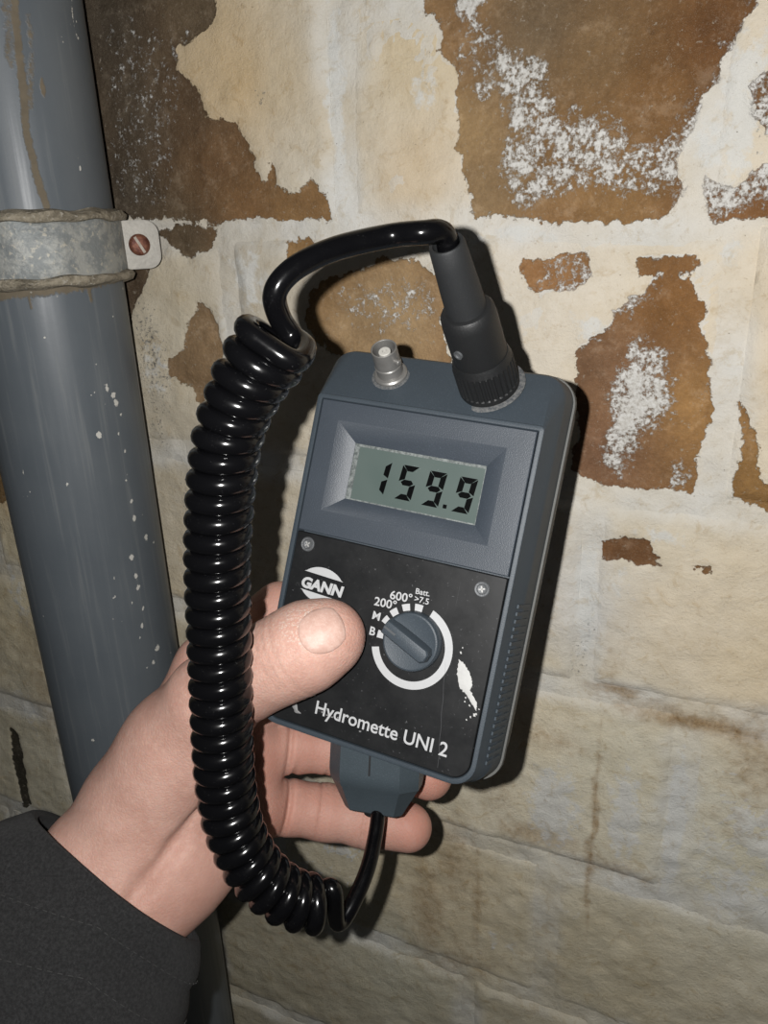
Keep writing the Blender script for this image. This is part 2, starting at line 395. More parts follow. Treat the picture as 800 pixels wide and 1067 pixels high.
# the mortar bed, fine where the picture looks, coarse around
ms0, ms1, mz0, mz1 = S_VIS[0]-.05, S_VIS[1]+.05, Z_VIS[0]-.05, Z_VIS[1]+.05
wall_patch('mortar', ms0, ms1, mz0, mz1, .0028, y_mortar, wall, False)
k_ = 0
for (a, b, c, d) in ((-1.3, ms0, 0, 2.4), (ms1, 1.1, 0, 2.4), (ms0, ms1, 0, mz0), (ms0, ms1, mz1, 2.4)):
    wall_patch('mortar', a, b, c, d, .03, y_mortar, wall, False)

# courses and upright joints read off the wall
bed = [wpx(650, y)[1] for y in (230, 519, 728, 921)]
H = (bed[0]-bed[3])/3
course = []           # (z bottom, z top, [joint s])
def js(*p): return [wpx(*q)[0] for q in p]
zs = [bed[0]+H*3, bed[0]+H*2, bed[0]+H, bed[0], bed[1], bed[2], bed[3], bed[3]-H, bed[3]-2*H, bed[3]-3*H]
joints = [None, None, js((352,120),(726,200)), js((236,260),(474,340),(756,440)), js((250,650),(610,630)), js((410,830),(702,860)), js((300,1020),(565,1010)), None, None, None]
random.seed(11)
nb = 0
for i in range(len(zs)-1):
    zt, zb = zs[i], zs[i+1]
    if joints[i]: j = sorted(joints[i])
    else: j = [(-.12 if i % 2 else 0.0)]
    L = list(j)
    while L[0] > S0: L.insert(0, L[0] - random.uniform(.19, .235))
    while L[-1] < S1: L.append(L[-1] + random.uniform(.19, .235))
    for a, b in zip(L[:-1], L[1:]):
        g = .0042
        s0, s1, z0, z1 = a+g, b-g, zb+g, zt-g
        near = s1 > ms0 and s0 < ms1 and z1 > mz0 and z0 < mz1
        tip = random.uniform(-.0016, .0012); tl = random.uniform(-.006, .006); tv = random.uniform(-.006, .006)
        def yb(s, z, F, s0=s0, s1=s1, z0=z0, z1=z1, tip=tip, tl=tl, tv=tv):
            e = np.minimum(np.minimum(s-s0, s1-s), np.minimum(z-z0, z1-z)) + .003*fbm(s*90, z*90, 61)
            y = tip + tl*(s-(s0+s1)/2) + tv*(z-(z0+z1)/2) + relief(s, z, F)
            y = y + .0026*(1-smooth01(e, -.001, .007))**1.6           # rounded arrises, buried in the wash
            y = y + .0011*smooth01(F['peel'], -1.5, 1.5) - .0004*smooth01(F['salt'], .3, .7)
            return y
        wall_patch('brick', s0, s1, z0, z1, .0024 if near else .03, yb, wall, True); nb += 1
print('bricks', nb)

# floor of the cellar, out of the picture below
def floor_material():
    t = NT('cellar_concrete'); t.set(Base_Color=t.mix(t.noise(6, 8), (.13, .12, .105), (.22, .205, .18)), Roughness=.9, Normal=t.bump(t.noise(90, 8), .4, .003)); return t.m
mb = MB(); mb.box(-1.3, 1.1, -1.6, .02, -.05, 0.0)
fo = mb.build('floor', floor_material(), None); fo.matrix_world = WALLM; tag(fo, 'rough grey concrete cellar floor below the wall', kind='structure')
# ------------------------------------------------------------------ DRAIN PIPE AND CLAMP
pc = wp(102, 600, .472); PIPE_R = .0405
PX, PY = pc.x, pc.y
def pipe_material():
    t = NT('grey_plastic_pipe')
    n = t.noise(30, 5); dirt = t.attr('dirt'); spk = t.attr('speck')
    streak = t.noise(1.0, 6, .6, t.scalevec((260, 260, 9)))
    c = t.mix(n, (.085, .100, .115), (.120, .135, .148))
    c = t.mix(t.ramp(streak, .52, .75, 0, .45), c, (.20, .21, .21))
    n1 = t.noise(260, 7, .7)
    de = t.ramp(t.math('ADD', dirt, t.math('MULTIPLY', t.math('SUBTRACT', n1, .5), .9)), .45, .7)
    c = t.mix(de, c, t.mix(t.noise(120), (.075, .062, .044), (.20, .165, .115)))
    sp = t.ramp(t.math('ADD', spk, t.math('MULTIPLY', t.math('SUBTRACT', t.noise(420, 4, .7), .5), 1.6)), .55, .62)
    tiny = t.math('MULTIPLY', t.ramp(t.voro(210), .12, .07), t.ramp(t.noise(55, 3), .60, .68))
    sp = t.math('MAXIMUM', sp, tiny)
    c = t.mix(sp, c, (.55, .54, .50))
    t.set(Base_Color=c, Roughness=t.math('MAXIMUM', t.ramp(streak, .3, .7, .36, .52), t.math('MULTIPLY', t.math('MAXIMUM', de, sp), .85)), Specular_IOR_Level=.42,
          Normal=t.bump(t.math('ADD', t.math('ADD', t.math('MULTIPLY', n1, .15), sp), de), .4, .0006))
    return t.m
def pipe_px(u, v):
    """pixel -> (angle, height) on the pipe's near side"""
    d = CAMM.to_3x3() @ cp(u, v, 1.0); o = CAM
    ox, oy = o.x-PX, o.y-PY
    a = d.x**2+d.y**2; b = ox*d.x+oy*d.y; c = ox*ox+oy*oy-PIPE_R**2
    disc = b*b-a*c
    t = (-b-math.sqrt(max(0, disc)))/a
    p = o+d*t
    return (math.atan2(p.y-PY, p.x-PX), p.z)
pipe_root = empty('drain_pipe', Matrix.Translation((PX, PY, 0)))
tag(pipe_root, 'grey plastic drain pipe running upright in front of the stained wall', 'pipe')
na, z0p, z1p = 200, .55, 2.05
zz = np.concatenate([np.linspace(.0, .8, 40, endpoint=False), np.arange(.8, 1.75, .0016), np.linspace(1.75, 2.35, 30)])
ang = np.arange(na)*2*math.pi/na
A, Zg = np.meshgrid(ang, zz); A = A.ravel(); Zr = Zg.ravel()
dirt = np.zeros(len(A)); speck = np.zeros(len(A))
def angd(a, b): return (a-b+math.pi) % (2*math.pi) - math.pi
def pmark(arr, u, v, ru, rv, h):
    a, z = pipe_px(u, v)
    k = h*np.exp(-((angd(A, a)*PIPE_R*1000/ru)**2 + ((Zr-z)*1000/rv)**2)); np.maximum(arr, k, out=arr)
def pline(arr, pts, r, h):
    for (p, q) in zip(pts[:-1], pts[1:]):
        for t in np.linspace(0, 1, 7): pmark(arr, p[0]+(q[0]-p[0])*t, p[1]+(q[1]-p[1])*t, r, r*2.2, h)
pline(dirt, [(14,-20),(18,40),(24,90),(28,140),(40,190),(48,212)], 2.3, .95)
pline(dirt, [(30,20),(33,60),(31,110)], 2.5, .62)
pline(dirt, [(5,-10),(10,60)], 4.0, .6); pline(dirt, [(44,86),(45,95)], 1.6, .9)
pline(dirt, [(0,306),(30,303),(60,300),(90,296),(118,290)], 2.0, .95)
pline(dirt, [(30,306),(32,318)], 1.6, .8); pline(dirt, [(92,300),(95,312)], 1.6, .8)
for (u, v, r) in ((84,175,1.0),(112,405,1.5),(118,412,1.7),(121,420,1.9),(103,453,1.9),(24,492,1.0),(98,410,.8),(110,400,.8),(126,432,1.2),(130,470,1.0),(124,452,.8),(137,522,1.3),(140,540,1.6),(137,580,1.8),(142,600,1.5),(144,612,1.7),
                  (119,602,1.0),(119,622,1.3),(137,628,.9),(149,634,1.2),(148,652,1.4),(146,664,.8),(164,675,2.0),(160,690,1.5),(154,696,.9),(131,500,1.0),(97,771,1.2),(152,560,2.0),(160,565,1.2),(128,300,1.0),(118,330,.9),(60,310,.7),(46,352,.7),(100,380,.8),(36,330,.7),(70,505,.9),(105,600,.6)):
    if u < 178: pmark(speck, u, v, r, r*1.35, 1.05)
pline(speck, [(74,-10),(75,14),(79,36),(82,40)], .8, .75)
pline(speck, [(131,470),(134,520)], .7, .55)
pv = np.stack([PIPE_R*np.cos(A), PIPE_R*np.sin(A), Zr], 1)
nzp = len(zz); idx = np.arange(nzp*na).reshape(nzp, na)
q = np.stack([idx[:-1], np.roll(idx, -1, 1)[:-1], np.roll(idx, -1, 1)[1:], idx[1:]], -1).reshape(-1, 4)
me = bpy.data.meshes.new('tube'); me.from_pydata(pv.tolist(), [], q.tolist()); me.update()
for k, arr in (('dirt', dirt), ('speck', speck)):
    a = me.attributes.new(k, 'FLOAT', 'POINT'); a.data.foreach_set('value', arr.astype(np.float32))
obj('tube', me, pipe_material(), pipe_root, smooth=60)

def clamp_material():
    t = NT('galvanised_dusty_band')
    n = t.noise(110, 7, .7); n2 = t.noise(420, 5)
    c = t.mix(t.ramp(n, .42, .6), (.20, .215, .215), (.33, .335, .315))
    c = t.mix(t.ramp(n2, .56, .68), c, (.42, .40, .34))
    t.set(Base_Color=c, Roughness=.55, Metallic=.25, Normal=t.bump(t.math('ADD', n, n2), .5, .0008)); return t.m
def crust_material():
    t = NT('mortar_smeared_lining')
    n = t.noise(160, 7, .7); n2 = t.noise(500, 5)
    c = t.mix(t.ramp(n, .35, .65), (.14, .12, .085), (.33, .29, .22)); c = t.mix(t.ramp(n2, .55, .7), c, (.42, .39, .33))
    t.set(Base_Color=c, Roughness=.85, Normal=t.bump(t.math('ADD', n, n2), .9, .0016)); return t.m
M_BAND, M_CRUST = clamp_material(), crust_material()
M_DUSTYMETAL = simple('dusty_pale_metal', (.52, .50, .455), .75, .25, 150, .7, 500, .1, bdist=.001)
def rough_simple(name, a, b, rough, sc=200, metal=0.0):
    t = NT(name); n = t.noise(sc, 6, .7); t.set(Base_Color=t.mix(t.ramp(n, .35, .65), a, b), Roughness=rough, Metallic=metal, Normal=t.bump(n, .5, .0006)); return t.m
M_SCREW = rough_simple('rusty_brass_screw', (.10, .032, .022), (.24, .10, .06), .55, 300, .4)
zc = wp(50, 258, .43).z
clamp = empty('pipe_clamp', Matrix.Translation((PX, PY, zc)))
tag(clamp, 'dusty galvanised pipe clamp with a screwed lug around the grey pipe', 'clamp')
def band(prof, name, mat):
    mb = MB(); loops = []
    n = 128
    for (r, z) in prof:
        L = []
        for i in range(n):
            a = 2*math.pi*i/n
            wob = .0005*math.sin(7*a+z*900)+.0004*math.sin(13*a+1.3)
            L.append(((r+wob*.6)*math.cos(a), (r+wob*.6)*math.sin(a), z+wob))
        loops.append(L)
    mb.loft(loops + [loops[0]]); return mb.build(name, mat, clamp, 50)
R_ = PIPE_R
band([(R_+.0006,-.0128),(R_+.0034,-.0128),(R_+.0038,-.011),(R_+.0038,.011),(R_+.0034,.0128),(R_+.0006,.0128)], 'strap', M_BAND)
for sg in (1, -1):
    band([(R_+.0003, sg*.0132),(R_+.003, sg*.0124),(R_+.0058, sg*.0130),(R_+.0066, sg*.0148),(R_+.0056, sg*.0166),(R_+.003, sg*.0174),(R_+.0003, sg*.0182)], 'rubber_lining', M_CRUST)
# lug: the two bent-out ends of the strap, bolted together; flange faces the room
view = Vector((CAM.x-PX, CAM.y-PY, 0)).normalized()
side = Vector((-view.y, view.x, 0));
if side.dot(CAMM.to_3x3() @ Vector((1, 0, 0))) < 0: side = -side
LUG = Matrix((( side.x, 0, view.x, 0), (side.y, 0, view.y, 0), (0, 1, 0, 0), (0, 0, 0, 1)))
lug = MB()
for (zf, th) in ((.0085, .0028), (.0018, .0026)):
    loops = []
    P = rrect(.0365, .0615, -.0125, .0125, (.0015, .007, .007, .0015), 6)
    c0 = Vector((.049, 0))
    for (k, dz) in ((.93, 0), (1, -.0006), (1, -th+.0006), (.93, -th)):
        loops.append([(c0.x+(x-c0.x)*k, y*k, zf+dz) for x, y in P])
    lug.loft(loops, True, True)
lug.box(.0365, .0415, -.0122, .0122, -.004, .0078)
lg = lug.build('lug', M_DUSTYMETAL, clamp, 40, LUG)
mb = MB()
mb.lathe([(0, .0002), (.0054, .0002), (.0056, .0012), (.0050, .0024), (.0036, .0031), (0, .0033)], 32)
sc_ = mb.build('screw_head', M_SCREW, lg, 40, Matrix.Translation((.0505, 0, .0086)))
mb = MB(); mb.box(-.0046, .0046, -.0007, .0007, .0026, .0034)
mb.build('screw_slot', rough_simple('pale_slot_dust', (.35, .30, .25), (.5, .46, .4), .9), lg, 40, Matrix.Translation((.0505, 0, .0086)) @ Matrix.Rotation(math.radians(-62), 4, 'Z'))
mb = MB(); mb.lathe([(0, -.012), (.0032, -.012), (.0032, .001), (0, .001)], 16)
mb.build('bolt', M_SCREW, lg, 40, Matrix.Translation((.0505, 0, .0)))
# threaded rod that holds the clamp to the masonry
inward = -WN; dist = (W0 - Vector((PX, PY, 0))).dot(-WN)
mb = MB(); mb.lathe([(.004, R_), (.004, dist+.012)], 16)
rodm = Matrix.Identity(4); ax = inward; sx = Vector((0, 0, 1)).cross(ax)
rodm = Matrix(((sx.x, 0, ax.x, 0), (sx.y, 0, ax.y, 0), (0, 1, 0, 0), (0, 0, 0, 1)))
rodm = Matrix(((sx.x, 0, ax.x, 0), (sx.y, 0, ax.y, 0), (sx.z, 1, ax.z, 0), (0, 0, 0, 1)))
mb.build('threaded_rod', M_BAND, clamp, 40, rodm)

# ------------------------------------------------------------------ MOISTURE METER
mx = Vector((.906, -.191, .377)).normalized(); my = Vector((.212, .976, .043)); my = (my - mx*my.dot(mx)).normalized(); mz = mx.cross(my)
MC = Vector((.0025, -.0239, -.2698))
DEVC = Matrix(((mx.x, my.x, mz.x, MC.x), (mx.y, my.y, mz.y, MC.y), (mx.z, my.z, mz.z, MC.z), (0, 0, 0, 1)))   # in camera frame
DEVM = CAMM @ DEVC; DEVCI = DEVC.inverted()
def dev(u, v, z=0.0):
    """pixel -> (x, y) on the meter's plane at local depth z (metres)"""
    o = DEVCI @ Vector((0, 0, 0)); p = DEVCI @ cp(u, v, 1.0); d = p-o
    t = (z-o.z)/d.z; r = o+d*t; return Vector((r.x, r.y))
def front_Z(u, v, z=0.0):
    r = dev(u, v, z); return -(DEVC @ Vector((r.x, r.y, z))).z
def to_px(p):     # local meter point -> pixel
    c = DEVC @ Vector(p); return (CX+FPX*c.x/-c.z, CY-FPX*c.y/-c.z)
def grey_shell(name, c, rough=.5, wear=.35):
    t = NT(name)
    n = t.noise(2600, 2, .5); g = t.noise(60, 5); sp = t.noise(420, 5, .75)
    col_ = t.mix(g, tuple(v*.85 for v in c), tuple(v*1.12 for v in c))
    col_ = t.mix(t.math('MULTIPLY', t.ramp(n, .55, .75), .5), col_, tuple(v*1.9 for v in c))
    col_ = t.mix(t.math('MULTIPLY', t.ramp(sp, .68, .76), wear), col_, (.22, .23, .24))
    t.set(Base_Color=col_, Roughness=rough, Specular_IOR_Level=.4, Normal=t.bump(n, .35, .00022)); return t.m
M_SHELL = grey_shell('blue_grey_housing', (.0330, .0430, .0530), .52)
M_BEZEL = grey_shell('grained_grey_bezel', (.0330, .0410, .0520), .46)
M_LIP = grey_shell('worn_seam_plastic', (.085, .085, .080), .7)
def label_material():
    t = NT('scratched_black_panel')
    sp = t.noise(700, 4, .75); g = t.noise(70, 6, .7)
    s1 = t.noise(1.0, 5, .7, t.scalevec((1500, 35, 1)), 1.5); s2 = t.noise(1.0, 5, .7, t.scalevec((60, 1300, 1)), 2.0)
    sc = t.math('MAXIMUM', t.ramp(s1, .66, .71), t.ramp(s2, .66, .71)); sc = t.math('MULTIPLY', sc, t.ramp(g, .5, .62))
    c = t.mix(g, (.0052, .0056, .0062), (.0085, .009, .0095))
    c = t.mix(t.math('MULTIPLY', sc, .5), c, (.07, .07, .075))
    c = t.mix(t.math('MULTIPLY', t.ramp(sp, .65, .72), .6), c, (.12, .12, .125))
    t.set(Base_Color=c, Roughness=t.ramp(g, .3, .7, .38, .5), Specular_IOR_Level=.32); return t.m
M_LABEL = label_material()
M_PRINT = simple('white_screen_print', (.36, .365, .37), .55, .08, 900, 0)
M_LCD = None
def lcd_material():
    t = NT('lcd_glass'); g = t.noise(22, 3)
    t.set(Base_Color=t.mix(g, (.046, .069, .063), (.104, .125, .117)), Roughness=.22, Specular_IOR_Level=.5); return t.m
M_SEG = simple('lcd_segment', (.0008, .0010, .0011), .6, .1, 300, 0, spec=.04)
M_STEEL = simple('nickel_socket', (.22, .215, .205), .38, .25, 260, .15, 900, .55)
M_WHITE = simple('pale_insulator', (.40, .39, .36), .6, .1, 300, 0)
M_BLACKHOLE = simple('dark_hollow', (.004, .004, .004), .8, .1, 300, 0)
M_DUST = rough_simple('dust_ring', (.045, .050, .055), (.12, .12, .118), .95, 900)
M_SCREWHEAD = simple('dulled_screw_steel', (.10, .105, .11), .55, .35, 900, .5, 1600, .4)
meter = empty('moisture_meter', DEVM @ Matrix.Translation((0, 0, 0)))
tag(meter, 'blue-grey handheld moisture meter with a lit-up 159.9 reading and rotary dial', 'meter')
meter['label'] = 'blue-grey handheld moisture meter reading 159.9 with black dial panel, held in the hand'
mm = .001
X0, X1, Y0, Y1 = -.0425, .0425, -.0622, .0612
def loop(x0, x1, y0, y1, r, zside, ztop=None, ysl=None, n=8):
    P = rrect(x0, x1, y0, y1, r, n); out = []
    for x, y in P:
        z = zside
        out.append((x, y, z))
    return out
sh = MB()
FR = (.0085, .0085, .0016, .0016)
def L(ins, z, r=FR): 
    rr = tuple(max(.0004, q-ins*.8) for q in r)
    return loop(X0+ins, X1-ins, Y0+ins, Y1-ins, rr, z)
SY, SZ = .0185, -.0122        # the sloped connector shoulder: rise and fall
loops = [L(.0021, -.0062), L(.0019, -.0004), L(.0016, .0), L(.0007, .0), L(.0002, -.0002), L(.0, -.0007)]
loopsB = []
for (f, ex, r) in ((.94, .0019, .0070), (1.0, .0022, .0080)):
    Lb = loop(X0-ex*f, X1+ex*f, Y0-ex*f, Y1+SY*f, (.0095, .0095, r, r), SZ*f); loopsB.append(Lb)
loops += loopsB
loops.append(loop(X0-.0025, X1+.0025, Y0-.0026, Y1+SY+.0008, (.0098, .0098, .0086, .0086), SZ-.0022))
loops.append(loop(X0-.0034, X1+.0034, Y0-.0034, Y1+SY+.0014, (.0102, .0102, .0092, .0092), -.0230))
sh.loft(loops, True, True)
sh.build('front_housing', M_SHELL, meter, 28)
sh = MB()
def LB(e, z): return loop(X0-.0034-e, X1+.0034+e, Y0-.0034-e, Y1+SY+.0014+e, (.0105,)*4, z)
sh.loft([LB(-.0008, -.0228), LB(.0007, -.0230), LB(.0009, -.0240), LB(.0009, -.0252), LB(.0004, -.0258)], True, True)
sh.build('seam_lip', M_LIP, meter, 40)
sh = MB(); sh.loft([LB(.0002, -.0256), LB(-.0014, -.0400), LB(-.0034, -.0425), LB(-.0060, -.0430)], True, True)
sh.build('rear_housing', M_SHELL, meter, 40)
# grip ribs pressed into the right flank
rib = None
xs_, zs_ = X1+.0003, -.006
for i in range(22):
    if rib is None:
        mb = MB(); mb.box(-.00035, .00035, -.0006, .0006, -.0060, .0060)
        o = mb.build('grip_rib', M_SHELL, meter, 30); rib = o.data
    else: o = obj('grip_rib', rib, None, meter)
    y = -.054 + i*.0026
    o.matrix_local = Matrix.Translation((X1+.0023, y, -.0135)) @ Matrix.Rotation(math.radians(-8.5), 4, 'Y')
# panels set into the front rim
yl, yr = dev(305.5, 549), dev(530, 604)
YS = (yl.y+yr.y)/2
ix0, ix1, iy0, iy1 = X0+.0023, X1-.0023, Y0+.0023, Y1-.0020
# bezel plate with a stepped, bevelled display window
corn_o = [dev(332, 529, -.0004), dev(504.5, 569.5, -.0004), dev(530, 468.4, -.0004), dev(355.4, 437.5, -.0004)]
corn_i = [dev(359, 519, -.0036), dev(493.4, 547.6, -.0036), dev(508.4, 486.4, -.0036), dev(371, 461.5, -.0036)]
def rect_of(c): return (c[0].x+c[3].x)/2, (c[1].x+c[2].x)/2, (c[0].y+c[1].y)/2, (c[2].y+c[3].y)/2
ox0, ox1, oy0, oy1 = rect_of(corn_o); jx0, jx1, jy0, jy1 = rect_of(corn_i)
print('display', [round(v*1000, 1) for v in (ox0, ox1, oy0, oy1, jx0, jx1, jy0, jy1, YS)])
def R4(x0, x1, y0, y1, z): return [(x0,y0,z),(x1,y0,z),(x1,y1,z),(x0,y1,z)]
mb = MB()
b0 = YS+.0003
mb.loft([R4(ix0, ix1, b0, iy1, -.0022), R4(ix0, ix1, b0, iy1, -.0007), R4(ix0+.0003, ix1-.0003, b0+.0003, iy1-.0003, -.0004),
         R4(ox0-.0002, ox1+.0002, oy0-.0002, oy1+.0002, -.0004), R4(ox0, ox1, oy0, oy1, -.00045), R4(jx0, jx1, jy0, jy1, -.0036), R4(jx0, jx1, jy0, jy1, -.0048)])
mb.build('display_bezel', M_BEZEL, meter, 20)
mb = MB(); mb.box(jx0-.001, jx1+.001, jy0-.001, jy1+.001, -.0052, -.0040)
lcd = mb.build('display_screen', lcd_material(), meter, 20)
mb = MB()      # scratched lens surround at the screen's edge
e = .0012
mb.loft([R4(jx0, jx1, jy0, jy1, -.00385), R4(jx0+e*1.6, jx1-e*.25, jy0+e*.4, jy1-e*.8, -.00385), R4(jx0+e*1.6, jx1-e*.25, jy0+e*.4, jy1-e*.8, -.00398), R4(jx0, jx1, jy0, jy1, -.00398)], closed=True)
mb.build('display_gasket', rough_simple('frosted_lens_edge', (.05, .06, .058), (.16, .175, .17), .6, 700), meter, 20)
# seven-segment digits
ZL = -.00392
SEGS = {'1': 'bc', '5': 'afgcd', '9': 'abfgcd'}
def digit(ch, c0, wd, ht, sl):
    """c0 lower-left corner; sheared seven-segment glyph"""
    mb = MB(); t = ht*.165; gp = ht*.018
    def hseg(y, x0, x1, kind):
        h = t/2
        if kind == 'm': P = [(x0, y), (x0+h, y-h), (x1-h, y-h), (x1, y), (x1-h, y+h), (x0+h, y+h)]
        elif kind == 't': P = [(x0, y+h), (x0+t, y-h), (x1-t, y-h), (x1, y+h)]
        else: P = [(x0, y-h), (x1, y-h), (x1-t, y+h), (x0+t, y+h)]
        return P
    def vseg(x, y0, y1, left, low):
        h = t/2
        if left: a, b = x-h, x+h
        else: a, b = x+h, x-h
        return [(a, y0+(0 if not low else gp)), (b, y0+t*.8 if low else y0+h), (b, y1-(h if low else t*.8)), (a, y1)] if True else None
    P = {'a': hseg(ht-t/2, gp, wd-gp, 't'), 'g': hseg(ht/2, gp+t*.3, wd-gp-t*.3, 'm'), 'd': hseg(t/2, gp, wd-gp, 'b'),
         'f': vseg(t/2, ht/2+gp, ht-gp, True, False), 'e': vseg(t/2, gp, ht/2-gp, True, True),
         'b': vseg(wd-t/2, ht/2+gp, ht-gp, False, False), 'c': vseg(wd-t/2, gp, ht/2-gp, False, True)}
    for s_ in SEGS[ch]:
        pts = [(c0.x+x+y*sl, c0.y+y) for x, y in P[s_]]
        mb.loft([[(x, y, ZL-.0001) for x, y in pts], [(x, y, ZL) for x, y in pts]], False, True)
    return mb
def zl(zx, zy): return dev(320+zx/3.333, 430+zy/3.333, ZL)
def place_digit(ch, bl, br, tl):
    a, b, c = zl(*bl), zl(*br), zl(*tl)
    ht = c.y-a.y; wd = abs(b.x-a.x); sl = (c.x-a.x)/ht
    digit(ch, a, wd, ht, sl).build('digit', M_SEG, lcd, 20)
a = zl(300, 297); hgt = zl(322, 178).y-a.y; slant = .10
for ch, bx, by in (('5', 300, 297), ('9', 393, 319), ('9', 497, 341)):
    p = zl(bx, by); digit(ch, p, hgt*.52, hgt, slant).build('digit', M_SEG, lcd, 20)
p = zl(206, 277); digit('1', p, hgt*.52, hgt, slant).build('digit', M_SEG, lcd, 20)
p = zl(477, 327); mb = MB(); mb.box(p.x-.0007, p.x+.0007, p.y-.0006, p.y+.0008, ZL-.0001, ZL); mb.build('decimal_point', M_SEG, lcd, 20)
# black label plate
mb = MB(); l1 = YS-.0003
def LP(ins, z): return loop(ix0+ins, ix1-ins, iy0+ins, l1-ins, (.0060, .0060, .0005, .0005), z)
mb.loft([LP(0, -.0022), LP(0, -.0008), LP(.0003, -.0005)], True, True)
lab = mb.build('dial_panel', M_LABEL, meter, 30)
ZP = -.00049
# printing
def text_part(body, pl, pr, name, bold=0.0, parent=lab, mat=M_PRINT, z=ZP, th=.00006, sy=1.0, shear=0.0):
    cu = bpy.data.curves.new('t', 'FONT'); cu.body = body; cu.size = 1.0; cu.offset = bold; cu.extrude = .02; cu.shear = shear; cu.resolution_u = 4
    to = bpy.data.objects.new('t', cu); col.objects.link(to)
    dg = bpy.context.evaluated_depsgraph_get(); dg.update()
    me = bpy.data.meshes.new_from_object(to.evaluated_get(dg)); bpy.data.objects.remove(to)
    v = np.array([q.co[:] for q in me.vertices]); x0, x1 = v[:, 0].min(), v[:, 0].max()
    a, b = dev(*pl, z), dev(*pr, z); k = (b-a).length/(x1-x0); an = math.atan2(b.y-a.y, b.x-a.x)
    v[:, 0] = (v[:, 0]-x0)*k; v[:, 1] *= k*sy; v[:, 2] = v[:, 2]/.02*th
    me.vertices.foreach_set('co', v.ravel()); me.update()
    return obj(name, me, mat, parent, None, Matrix.Translation((a.x, a.y, z)) @ Matrix.Rotation(an, 4, 'Z'))
text_part('Hydromette UNI 2', (328, 743), (465, 789), 'printed_model_name', .012, sy=1.03)
def zk(x, y): return (370+x/4.267, 580+y/4.267)
text_part('B', zk(62, 345), zk(86, 352), 'printed_letter', .02, sy=1.0)
text_part('M', zk(75, 275), zk(107, 285), 'printed_letter', .02, sy=.95)
text_part('200°', zk(83, 214), zk(180, 236), 'printed_number', .015, sy=.92)
text_part('600°', zk(153, 186), zk(250, 206), 'printed_number', .015, sy=.92)
text_part('Batt.', zk(268, 164), zk(330, 177), 'printed_word', .012, sy=.95)
text_part('>7.5', zk(262, 198), zk(325, 214), 'printed_number', .012, sy=.95)
# dial ring and ticks
rc = dev(*zk(250, 398), ZP)
def arc_mesh(r0, r1, a0, a1, name, n=48):
    mb = MB(); loA = []; loB = []
    outer = [(rc.x+r1*math.cos(a0+(a1-a0)*i/n), rc.y+r1*math.sin(a0+(a1-a0)*i/n)) for i in range(n+1)]
    inner = [(rc.x+r0*math.cos(a0+(a1-a0)*i/n), rc.y+r0*math.sin(a0+(a1-a0)*i/n)) for i in range(n+1)]
    vs_ = [(x, y, ZP+.00005) for x, y in outer] + [(x, y, ZP+.00005) for x, y in inner]
    mb.add(vs_, [(i, i+1, n+2+i, n+1+i) for i in range(n)])
    return mb.build(name, M_PRINT, lab, 30)
def ang_of(zx, zy):
    p = dev(*zk(zx, zy), ZP)-rc; return math.atan2(p.y, p.x), p.length
ro = (ang_of(432, 390)[1]+ang_of(250, 583)[1]+ang_of(66, 410)[1])/3; ri = ro*.815
a_s = ang_of(352, 232)[0]; a_e = ang_of(80, 400)[0]
if a_e > 0: a_e -= 2*math.pi
arc_mesh(ri, ro, a_s, a_e, 'dial_ring')
for (x, y, kk) in ((282, 232, .99), (228, 232, .98), (175, 248, .96), (136, 280, .93), (110, 345, .89)):
    a, r = ang_of(x, y); arc_mesh(ro*(kk-.16), ro*kk, a-.105, a+.105, 'dial_tick', 4)
# knob
kz = ZP+.004
kc = dev(*zk(243, 380), kz); kr = .0100
mb = MB()
mb.lathe([(0, ZP-.0002), (kr*1.03, ZP-.0002), (kr*1.03, .0002), (kr*1.02, .0030), (kr*.98, .0036), (kr*.93, .0038), (kr*.60, .0030), (0, .0028)], 56)
knob = mb.build('dial_knob', M_SHELL, meter, 32, Matrix.Translation((kc.x, kc.y, 0)))
pa, pb = dev(*zk(135, 300), .006), dev(*zk(318, 450), .006)
ka = math.atan2(pb.y-pa.y, pb.x-pa.x); kmid = (pa+pb)/2
mb = MB(); hl = .0098
def bar(wd, hl0, hl1, z): return [(-hl0, -wd, z), (hl1*.86, -wd, z), (hl1, -wd*.5, z), (hl1, wd*.5, z), (hl1*.86, wd, z), (-hl0, wd, z), (-hl0*1.03, 0, z)]
mb.loft([bar(.0031, .0098, .0090, .0022), bar(.0026, .0096, .0086, .0070), bar(.0022, .0093, .0082, .0076), bar(.0016, .0088, .0076, .0078)], True, True)
mb.build('grip_bar', M_SHELL, knob, 28, Matrix.Rotation(ka, 4, 'Z'))
mb = MB(); mb.box(-.0094, -.0045, -.0004, .0004, .0076, .00792)
mb.build('pointer_line', simple('dull_pointer', (.05, .055, .06), .6, .1, 300, 0), knob, 28, Matrix.Rotation(ka, 4, 'Z'))
# screws
for (u, v) in ((320.3, 567), (502, 614)):
    p = dev(u, v, 0)
    mb = MB(); mb.lathe([(0, -.0006), (.0027, -.0006), (.0027, .0), (.0024, .0003), (.0018, .0002), (.0016, -.0002), (.0010, -.0004), (0, -.0004)], 28)
    sk = mb.build('screw', M_SCREWHEAD, meter, 40, Matrix.Translation((p.x, p.y, .0)))
    mb = MB(); mb.box(-.0011, .0011, -.00025, .00025, -.0003, .00015); mb.box(-.00025, .00025, -.0011, .0011, -.0003, .00015)
    mb.build('screw_cross', simple('bright_scuff', (.34, .34, .33), .5, .2, 900, 0, metal=.3), sk, 40, Matrix.Rotation(random.uniform(0, 1), 4, 'Z'))
